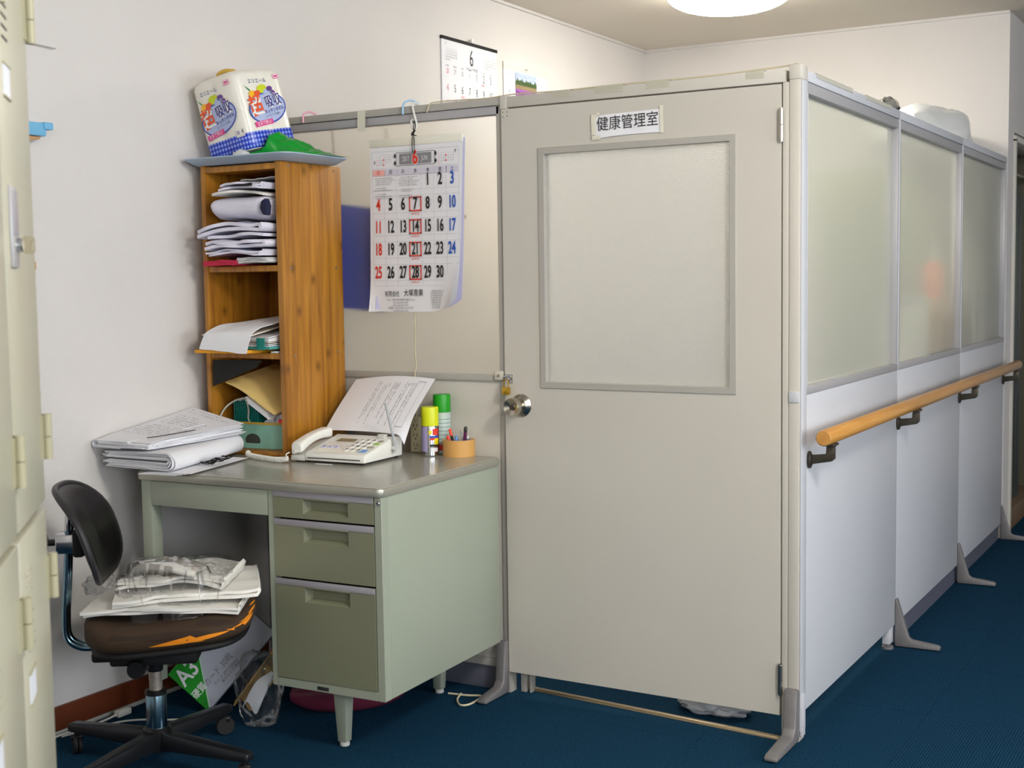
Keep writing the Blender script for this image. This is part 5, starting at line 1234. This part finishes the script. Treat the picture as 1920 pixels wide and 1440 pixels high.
# ================================================================== OFFICE CHAIR
TH = math.radians(36)
ch = thing('office_chair', 'worn office chair with black backrest and brown orange seat, in front of the desk', 'chair', (.36, -.966, 0), TH)
Mi = Matrix.Rotation(-TH, 3, 'Z')
for k, deg in enumerate((5, 95, 185, 275)):
    a = math.radians(deg) - TH; d_ = Vector((math.cos(a), math.sin(a), 0)); s_ = Vector((-d_.y, d_.x, 0)); l = MB()
    sec = []
    for (r_, hw, z0, z1) in ((.02, .024, .058, .104), (.15, .022, .060, .096), (.285, .018, .062, .086), (.298, .016, .062, .082)):
        sec.append([d_ * r_ + s_ * hw + Vector((0, 0, z0)), d_ * r_ - s_ * hw + Vector((0, 0, z0)), d_ * r_ - s_ * hw * .8 + Vector((0, 0, z1)), d_ * r_ + s_ * hw * .8 + Vector((0, 0, z1))])
    vs = [q for r_ in sec for q in r_]; fs = [(3, 2, 1, 0), (12, 13, 14, 15)]
    for i in range(3):
        for j in range(4): fs.append((i * 4 + j, i * 4 + (j + 1) % 4, (i + 1) * 4 + (j + 1) % 4, (i + 1) * 4 + j))
    lo_ = l.add(vs, fs).build('base_leg', mat('chair_base_dark', (52, 54, 58), .28, metal=.7), ch, .004, 2)
    c = d_ * .278
    cst = MB(); cst.lathe([(.024, -.011), (.026, -.008), (.026, -.002), (.010, -.001), (.010, .001), (.026, .002), (.026, .008), (.024, .011)], 24, c + Vector((0, 0, .0262)), 'x', M=Matrix.Rotation(a + .9, 4, 'Z'))
    cst.build('caster_wheel', m_rub, lo_)
    MB().tube([c + Vector((0, 0, .040)), c + Vector((0, 0, .064))], .0075, 10).build('caster_stem', m_black, lo_)
    MB().box(c.x - .016, c.x + .016, c.y - .010, c.y + .010, .036, .052).build('caster_fork', m_black, lo_, .004)
MB().lathe([(.034, .052), (.036, .058), (.036, .108), (.030, .114)], 28).build('hub', m_black, ch)
MB().lathe([(.0265, .112), (.0265, .202), (.024, .208)], 28).build('column_sleeve', mat('chair_steel_blue', (120, 150, 165), .18, metal=1.0), ch)
MB().lathe([(.028, .200), (.028, .210), (.024, .212)], 28).build('sleeve_collar', m_black, ch)
MB().lathe([(.016, .208), (.016, .27)], 20).build('gas_shaft', mat('worn_steel', (170, 160, 150), .5, metal=.7, var=.25, vscale=40), ch)
MB().lathe([(.020, .262), (.022, .27), (.022, .31)], 20).build('shaft_top', m_black, ch)
# mechanism under the seat
mc = MB(); mc.box(-.10, .12, -.075, .075, .295, .330); mc.box(-.15, -.08, -.05, .05, .300, .328)
mc.build('mechanism', m_blackm, ch, .008)
MB().lathe([(.022, -.10), (.024, -.09), (.024, -.07)], 16, (-.03, 0, .292), 'y').build('adjust_knob', m_black, ch)
SX, SY, SA, SB = .045, .040, .212, .205
def seatfn(zlo, zhi, infl, dome):
    def fn(u, v):
        a = 2 * PI * u; c, s_ = math.cos(a), math.sin(a); p_ = 3.4
        r = 1 / ((abs(c) ** p_ + abs(s_) ** p_) ** (1 / p_))
        ph = -PI / 2 + PI * v
        rad = max(0, math.cos(ph)) ** .32; zz = math.sin(ph)
        x, y = SX + (SA + infl) * r * c * rad, SY + (SB + infl) * r * s_ * rad
        h = (zlo + zhi) / 2 + (zhi - zlo) / 2 * (abs(zz) ** .7) * (1 if zz > 0 else -1)
        tt = (x - SX) / SA; h += .016 * tt + (.06 * max(0, -tt - .6) if zz > 0 else .02 * max(0, -tt - .6)) + (-dome * (1 - ((x - SX) / SA) ** 2) if zz > 0 else 0) - (.016 * max(0, (x - SX) / SA - .55) if zz > 0 else 0)
        return (x, y, h)
    return fn
m_seat = bpy.data.materials.new('seat_brown_orange'); m_seat.use_nodes = True; nt = m_seat.node_tree; b = nt.nodes['Principled BSDF']; b.inputs['Roughness'].default_value = .85
tc = nt.nodes.new('ShaderNodeTexCoord'); mp = nt.nodes.new('ShaderNodeMapping'); mp.inputs['Scale'].default_value = (3.2, 9, 26); mp.inputs['Rotation'].default_value = (0, .25, .2); mp.inputs['Location'].default_value = (.4, .1, .55)
n = nt.nodes.new('ShaderNodeTexNoise'); n.inputs['Scale'].default_value = 1.0; n.inputs['Detail'].default_value = 1.0
rp = nt.nodes.new('ShaderNodeValToRGB'); e = rp.color_ramp.elements; e[0].position = .615; e[0].color = (0, 0, 0, 1); e[1].position = .63; e[1].color = (1, 1, 1, 1)
sp = nt.nodes.new('ShaderNodeSeparateXYZ'); m1 = nt.nodes.new('ShaderNodeMath'); m1.operation = 'GREATER_THAN'; m1.inputs[1].default_value = -.08
m2 = nt.nodes.new('ShaderNodeMath'); m2.operation = 'MULTIPLY'
mx = nt.nodes.new('ShaderNodeMixRGB'); mx.inputs['Color1'].default_value = lin((58, 40, 22)); mx.inputs['Color2'].default_value = lin((46, 30, 17))
L = nt.links.new; L(tc.outputs['Object'], mp.inputs[0]); L(mp.outputs[0], n.inputs[0]); L(n.outputs['Fac'], rp.inputs[0]); L(tc.outputs['Object'], sp.inputs[0]); L(sp.outputs['X'], m1.inputs[0]); L(m1.outputs[0], m2.inputs[0]); L(rp.outputs[0], m2.inputs[1]); L(m2.outputs[0], mx.inputs['Fac']); L(mx.outputs[0], b.inputs['Base Color'])
seat = MB().grid(seatfn(.345, .430, 0, .012), 72, 28).build('seat_cushion', m_seat, ch, smooth=60)
sfn = seatfn(.345, .430, .0014, .012)
def flame(a0, a1, v0, v1, w_):
    n_ = 16
    def pt(t, side):
        a = math.radians(a0 + (a1 - a0) * t); vc = v0 + (v1 - v0) * t + side * w_ * math.sin(PI * t) ** .8
        p_ = Vector(sfn(a / (2 * PI), vc)); p_.z += .0012; return p_
    MB().add([pt(k / n_, -1) for k in range(n_ + 1)] + [pt(k / n_, 1) for k in range(n_ + 1)], [(k, k + 1, k + n_ + 2, k + n_ + 1) for k in range(n_)]).build('flame_print', mat('seat_orange', (238, 142, 24), .8), seat, smooth=60)
flame(-98, -44, .40, .50, .050); flame(-50, -14, .50, .56, .026); flame(-40, -14, .56, .60, .014); flame(-26, 4, .62, .58, .020); flame(-12, 12, .68, .62, .014); flame(-82, -62, .44, .40, .02)
MB().grid(seatfn(.330, .362, -.014, 0), 56, 14).build('seat_pan', m_blackm, ch, smooth=60)
# twin tubes and backrest
BX = -.140
for s_ in (-.013, .013):
    MB().tube(smoothpath([(-.07, s_, .335), (-.14, s_, .332), (BX - .045, s_, .335), (BX - .075, s_, .36), (BX - .078, s_, .42), (BX - .07, s_, .52), (BX - .062, s_, .64)], 8), .0085, 12).build('back_tube', mat('chair_steel_blue', (120, 150, 165), .18, metal=1.0), ch)
MB().tube(smoothpath([(BX - .062, -.018, .64), (BX - .060, -.016, .675), (BX - .060, 0, .69), (BX - .060, .016, .675), (BX - .062, .018, .64)], 6), .0075, 10).build('tube_loop', m_chrome, ch)
rbox('clamp', m_chrome, ch, BX - .092, BX - .022, -.032, .032, .582, .632, .004)
MB().lathe([(.010, -.03), (.010, -.048), (.022, -.05), (.024, -.058), (.022, -.066), (.002, -.068)], 20, (BX - .055, 0, .606), 'x').build('clamp_knob', m_black, ch) if False else MB().tube([(BX - .085, 0, .607), (BX - .118, 0, .607), (BX - .120, 0, .607), (BX - .138, 0, .607)], [.009, .009, .022, .020], 18).build('clamp_knob', m_black, ch)
def backfn(u, v):
    a = 2 * PI * u; c, s_ = math.cos(a), math.sin(a); p_ = 2.9
    r = 1 / ((abs(c) ** p_ + abs(s_) ** p_) ** (1 / p_)); ph = -PI / 2 + PI * v; rad = max(0, math.cos(ph)) ** .35; th = math.sin(ph)
    y = .165 * r * c * rad; z = .120 * r * s_ * rad
    return (BX - .012 + .018 * th * (1 - .2 * rad) + 1.15 * y * y - .30 * z + .55 * max(0, z) ** 2 * -4 + (.0), y, .632 + z)
MB().grid(backfn, 56, 16).build('backrest', m_vinyl, ch, smooth=60)
def rimfn(a):
    c, s_ = math.cos(a), math.sin(a); p_ = 2.9; r = 1 / ((abs(c) ** p_ + abs(s_) ** p_) ** (1 / p_)); y = .166 * r * c; z = .121 * r * s_
    return (BX - .016 + 1.15 * y * y - .30 * z - 2.2 * max(0, z) ** 2, y, .632 + z)
MB().tube([rimfn(2 * PI * k / 48) for k in range(48)], .0085, 8, closed=True).build('backrest_rim', mat('rim_black', (44, 42, 44), .4), ch)
MB().box(BX - .045, BX - .018, -.05, .05, .575, .645).build('back_plate', m_blackm, ch, .006)

# clothes in plastic on the seat
SZ = .430
def seatpt(x, y): return Matrix.Rotation(TH, 3, 'Z') @ Vector((x, y, 0)) + Vector((.36, -.966, 0))
CG = 'white clothes on the chair seat'
def chaircloth(label, seed, cx_, cy_, w_, d_, z0, n, t, gap, rz, tilt=.07):
    ob_ = folded('folded_garment', m_clothc, -w_ / 2, w_ / 2, -d_ / 2, d_ / 2, 0, n, t, gap, seed, crump=2.2, tilt=tilt)
    p_ = seatpt(cx_, cy_); ob_.location = (p_.x, p_.y, z0); ob_.rotation_euler = (0, 0, TH + rz); tag(ob_, label, 'garment', CG); return ob_
chaircloth('lowest white folded garment on the chair seat', 11.3, .045, .045, .40, .30, SZ - .014, 2, .007, .003, -.06, .01)
chaircloth('white folded garment in the middle of the pile on the chair', 12.9, .080, .055, .36, .27, SZ + .008, 2, .008, .004, .12, .015)
chaircloth('white garment with a loose sleeve on top of the pile on the chair', 14.2, .065, .06, .28, .22, SZ + .034, 2, .007, .005, -.12, .015)
slv = MB()
def slfn(u, v):
    a = 2 * PI * u; x = -.09 + .20 * v
    return (x, .02 + .035 * math.cos(a) * (1 - .2 * v) - .05 * (v - .5), .012 + (.011 * math.sin(a)) * (1 + .3 * nz(v * 4, u * 3)) + .012 * math.sin(v * 3))
slv.grid(slfn, 24, 16); so = slv.build('folded_garment', m_clothc, smooth=60); p_ = seatpt(.03, -.03); so.location = (p_.x, p_.y, SZ + .052); so.rotation_euler = (0, 0, TH - .35); tag(so, 'crumpled white collar lying uppermost on the chair pile', 'garment', CG)
seatm = [o for o in ch.children if o.name.startswith(('seat_cushion', 'backrest', 'back_tube', 'clamp'))] + list(seat.children)
pile = [bpy.data.objects['folded_garment.%03d' % k] for k in (7, 8, 9, 10)]
done = list(seatm)
for o in pile: o.location.z -= .02; settle(o, [o], done); done.append(o)
c0 = seatpt(.0, .03)
pb = thing('plastic_bag', 'clear crinkled plastic bag spread around the white clothes on the chair', 'bag', (c0.x, c0.y, SZ), TH)
top = bvh(pile + [seat]); Rz = Matrix.Rotation(TH, 3, 'Z')
def bagfn(u, v):
    a = 2 * PI * u; c, s_ = math.cos(a), math.sin(a); p_ = 3; r = 1 / ((abs(c) ** p_ + abs(s_) ** p_) ** (1 / p_))
    n_ = nz(c * 3 + 2, s_ * 3, v * 4); rid = 1 - abs(nz(c * 6 * v + 1, s_ * 6 * v, 3)) * 2
    x, y = (.150 * r * c * v + .062) * (1 + .04 * n_), .165 * r * s_ * v * (1 + .04 * n_)
    w_ = Rz @ Vector((x, y, 0)) + c0; hz = None
    for k in range(9):
        d_ = Vector((0, 0, 0)) if k == 0 else Vector((.014 * math.cos(k * PI / 4), .014 * math.sin(k * PI / 4), 0))
        h = top.ray_cast(w_ + d_ + Vector((0, 0, 1.0)), Vector((0, 0, -1)), 1.0)
        if h[0] is not None: hz = h[0].z if hz is None else max(hz, h[0].z)
    return (x, y, (hz if hz is not None else SZ - .03) - SZ + .006 + .010 * max(0, rid) * (1 - .6 * v))
fo = MB().grid(bagfn, 96, 40).build('bag_film', m_film, pb, smooth=70); settle(fo, [fo], done)
be = blob((-.150, .045, .050), (.030, .085, .022), 8.1, .35, 3.2, .0, 4).build('bag_end', m_film, pb, smooth=70); settle(be, [be], done, n=40)

# ================================================================== UNDER THE DESK
nrm = Vector((.459, -.888, .22)).normalized(); xa = Vector((.888, .459, 0)).normalized(); ya = nrm.cross(xa).normalized(); ya = -ya if ya.z < 0 else ya
ra = math.radians(50)
e1 = (xa * math.cos(ra) + ya * math.sin(ra)).normalized(); e2 = (-xa * math.sin(ra) + ya * math.cos(ra)).normalized(); nrm = e1.cross(e2).normalized()
crn = Vector((.170, -.580, .006))
Ma = Matrix((e1, e2, nrm)).transposed().to_4x4(); Ma.translation = crn
ap = thing('paper_pack', 'white and green pack of paper marked A3 leaning under the desk', 'paper pack', (.17, -.58, 0))
def aw(x, y, z=0): return Ma @ Vector((x, y, z))
MB().box(0, .30, 0, .165, -.022, 0, Ma).build('pack_body', mat('pack_grey_white', (196, 200, 214), .5), ap, .003, 2, world=True)
g = [(.004, .004), (.004, .26), (.09, .27), (.115, .225), (.022, .004)]
# green printed corner: polygon between the left and lower edges
gp = [(.001, .001), (.001, .164), (.078, .164), (.098, .126), (.006, .001)]
MB().add([aw(x, y, .0008) for x, y in gp], [tuple(range(5))]).build('green_print', mat('pack_green', (18, 148, 30), .5), ap, smooth=0, world=True)
lp = [(.006, .001), (.098, .126), (.078, .164), (.083, .164), (.103, .127), (.011, .001)]
MB().add([aw(x, y, .0009) for x, y in lp], [(0, 1, 4, 5), (1, 2, 3, 4)]).build('border_print', mat('pack_border', (196, 228, 206), .5), ap, smooth=0, world=True)
t_ = MB(); t_.text('A3', .072, aw(.043, .122, .0014), e1, e2, xs=.85, bold=.0012); t_.text('硬質', .028, aw(.028, .060, .0014), e1, e2, xs=.9, bold=.0003)
t_.build('white_lettering', m_paper, ap, smooth=0, world=True, recalc=False)
t_ = MB(); t_.text('カード 30枚', .026, aw(.110, .058, .0014), e1, e2, xs=.85); t_.text('サイズ 297×420mm', .012, aw(.12, .036, .0014), e1, e2); t_.text('- - - - - - - - - - - - - - -', .012, aw(.14, .012, .0014), e1, e2)
t_.text('厚手タイプ 徳用', .011, aw(.13, .024, .0014), e1, e2)
t_.build('dark_lettering', m_inkg, ap, smooth=0, world=True, recalc=False)
# plastic rubbish bag with cardboard, beside a maroon bin
rbg = thing('rubbish_bag', 'clear plastic rubbish bag with torn cardboard and paper under the desk', 'bag', (.36, -.50, 0))
cbk = MB().sheet(lambda u, v: (.255 + .12 * v + .03 * u, -.56 + .05 * v + .04 * u, .03 + .17 * v + .022 * math.sin(u * 5)), 8, 10, .006).build('cardboard_piece', mat('torn_card', (196, 160, 92), .8, var=.15, vscale=20), rbg, smooth=50, world=True)
MB().sheet(lambda u, v: (.30 + .085 * v + .035 * u, -.575 + .03 * v + .03 * u, .034 + .13 * v + .02 * math.sin(u * 6 + v * 4)), 8, 10, .002).build('white_scrap', m_paper, rbg, smooth=50, world=True)
MB().sheet(lambda u, v: (.24 + .11 * v + .02 * u, -.53 + .06 * v, .03 + .19 * v + .01 * u), 6, 8, .004).build('red_card_edge', mat('card_redbrown', (150, 52, 40), .7), rbg, smooth=50, world=True)
blob((.372, -.585, .105), (.072, .046, .11), 12.4, .2, 2.2, .002, 4).build('bag_film', m_film, rbg, smooth=70, world=True)
bn = thing('waste_bag', 'maroon pink waste bag lying tilted under the drawer pedestal', 'bag', (.45, -.42, 0))
def binfn(u, v):
    a = 2 * PI * u; n_ = nz(math.cos(a) * 2, math.sin(a) * 2, v * 3)
    r = math.sin(PI * (.06 + .92 * v)) ** .45
    return (.405 + .25 * v, -.455 + .30 * v * .62 + .075 * math.cos(a) * r * (1 + .05 * n_), max(.003, .062 + .062 * math.sin(a) * r * (1 + .06 * n_)) + .045 * v * 0)
MB().grid(binfn, 32, 16).build('bag_body', mat('maroon_film', (104, 40, 60), .4, coat=.2), bn, smooth=60, world=True)
# cables on the floor
tag(MB().tube(smoothpath([(.70, -.10, .004), (.76, -.09, .004), (.800, -.075, .004), (.812, -.105, .004), (.812, -.160, .004), (.79, -.175, .004), (.755, -.135, .004), (.74, -.09, .006)], 8), .0032, 8).build('cable', m_rope), 'beige cable looped on the carpet beside the desk rear leg', 'cable')
tag(MB().tube(smoothpath([(-.05, -.93, .004), (-.03, -.85, .004), (.02, -.78, .012), (.05, -.72, .005), (.12, -.68, .004), (.2, -.62, .004)], 8), .003, 8).build('cable', m_whiteg), 'thin white cable on the carpet behind the chair base', 'cable')
pg = thing('power_plug', 'white power plug with cord lying by the brown baseboard', 'plug', (-.04, -.72, 0))
rbox('plug_body', m_white, pg, -.012, .012, -.02, .03, .002, .022, .004); MB().tube(smoothpath([(0, -.02, .011), (-.004, -.08, .006), (-.02, -.2, .005), (-.025, -.32, .005)], 6), .0035, 8).build('cord', m_white, pg)
for dx in (-.005, .005): rbox('prong', m_steel, pg, dx - .001, dx + .001, .03, .046, .008, .016)

# ================================================================== STEEL LOCKER (near left)
Ed = Vector((1.158, -1.95, 0)); sd = Vector((.6875233, -.72616232, 0)); lrot = math.atan2(sd.y, sd.x)
lk = thing('steel_locker', 'beige steel locker with hinged doors at the left edge, key in its handle', 'locker', tuple(Ed), lrot)
# local x = along the front (towards the camera), local +y = outwards? front faces +y
LW, LD, LH = .62, .45, 1.79
rbox('locker_body', m_lock, lk, 0, LW, -LD, -.016, .04, LH, .002)
rbox('plinth', m_blackm, lk, .01, LW - .01, -LD + .01, -.03, 0, .04)
JZ = .915
def ldoor(x0, x1, z0, z1, cardz, ventz, sgn, key):
    d_ = rbox('locker_door', m_lock, lk, x0, x1, -.015, 0, z0, z1, .003, 2)
    vt = []
    for k in range(8):
        z = ventz + sgn * k * .0155
        MB().box(x0 + .205, x0 + .256, -.001, .0008 if sgn > 0 else .004, z - .0022, z + .0022).build('vent_slot', m_ink if sgn > 0 else m_lock, d_, .0008, 1)
    c_ = frame_card(d_, x0 + .198, x0 + .262, cardz)
    return d_
def frame_card(d_, x0, x1, z):
    rbox('card_frame', m_lockd, d_, x0, x1, -.001, .003, z - .024, z - .021, .0005); rbox('card_frame', m_lockd, d_, x0, x1, -.001, .003, z + .021, z + .024, .0005)
    rbox('name_card', mat('name_card', (226, 228, 236), .5), d_, x0 + .004, x1 - .004, -.0005, .0015, z - .021, z + .021)
dd = []
for (x0, x1) in ((.006, .303), (.317, .614)):
    dd.append(ldoor(x0, x1, JZ + .006, LH - .03, 1.545, 1.604, 1, True)); ldoor(x0, x1, .075, JZ - .006, .69, .855, -1, False)
for xh in (-.0, .310):
    for z in (1.675, 1.022, .797, .20):
        h_ = MB()
        h_.cyl((xh - .004, .006, z - .036), (xh - .004, .006, z - .0008), .0075, 14); h_.cyl((xh - .004, .006, z + .0008), (xh - .004, .006, z + .036), .0075, 14)
        h_.box(xh - .002, xh + .03, -.001, .0015, z - .034, z + .034)
        h_.build('hinge', m_lockd, lk)
# handles with lock, key in the upper far door
for (x0, zc, ky) in ((.006, 1.345, True), (.317, 1.345, False), (.006, .46, False), (.317, .46, False)):
    hd = rbox('handle_plate', m_alu, lk, x0 + .205, x0 + .262, -.001, .005, zc - .058, zc + .056, .003)
    rbox('handle_recess', m_strip, hd, x0 + .212, x0 + .255, .0045, .0062, zc - .012, zc + .05, .002)
    MB().lathe([(.010, .004), (.010, .011), (.008, .013), (.0005, .013)], 18, (x0 + .228, 0, zc - .026), 'y').build('lock_cylinder', m_chrome, hd)
    if ky:
        kk = thing('key', 'small metal key left in the locker handle', 'key', tuple(Ed), lrot)
        zk = zc - .026; xk = x0 + .228
        MB().box(xk - .001, xk + .001, .010, .014, zk - .004, zk + .004).build('blade', m_steel, kk)
        vs = []; n_ = 20
        outer = [(.0205 + .0085 * math.copysign(abs(math.cos(2 * PI * k / n_)) ** .5, math.cos(2 * PI * k / n_)), .0125 * math.copysign(abs(math.sin(2 * PI * k / n_)) ** .5, math.sin(2 * PI * k / n_))) for k in range(n_)]; inner = [(.0255 + .0016 * math.cos(2 * PI * k / n_), .006 * math.sin(2 * PI * k / n_)) for k in range(n_)]
        for xx in (xk - .0013, xk + .0013): vs += [(xx, a, zk + b_) for a, b_ in outer] + [(xx, a, zk + b_) for a, b_ in inner]
        fs = []
        for k in range(n_):
            j = (k + 1) % n_
            fs += [(k, j, n_ + j, n_ + k), (2 * n_ + k, 3 * n_ + k, 3 * n_ + j, 2 * n_ + j), (k, 2 * n_ + k, 2 * n_ + j, j), (n_ + k, n_ + j, 3 * n_ + j, 3 * n_ + k)]
        MB().add(vs, fs).build('bow', mat('key_nickel', (170, 160, 136), .3, metal=.9), kk, 0)

# small things on the left wall, half hidden by the locker
bh = thing('wall_rack', 'blue plastic wall pocket with a wooden foot beside the locker on the left wall', 'rack', (XW, -.985, 1.668))
rbox('pocket', mat('sky_blue_plastic', (118, 184, 222), .4), bh, .0, .05, -.14, .085, -.0, .036, .004)
rbox('pocket_lip', mat('sky_blue_plastic', (118, 184, 222), .4), bh, .0, .055, .075, .105, .018, .038, .003)
MB().prism([(-.12, -.001), (.075, -.001), (.07, -.008), (-.02, -.026), (-.12, -.026)], 'x', .005, .04).build('wooden_foot', mat('wood_tan', (196, 150, 104), .6), bh, .002)
wr_ = MB().box(XW + .0, XW + .10, -.9, -.80, 1.916, 1.919).build('wall_wire', m_alu, None, 0) if False else MB().tube([(XW + .002, -1.0, 1.922), (XW + .012, -.95, 1.921), (XW + .012, -.825, 1.917)], .0015, 6).build('wall_wire', m_alu)
tag(wr_, 'thin grey wire sticking out of the left wall near the locker hinge', 'wire')
hk2 = thing('wall_hook', 'small orange wooden hook on the left wall beside the locker handle', 'hook', (XW, -.965, 1.318))
rbox('hook_plate', mat('wood_tan2', (206, 160, 100), .6), hk2, 0, .012, -.05, .045, -.012, .014, .005)
MB().lathe([(.004, .011), (.004, .016), (.001, .018)], 10, (0, .02, 0), 'x').build('screw', m_steel, hk2)
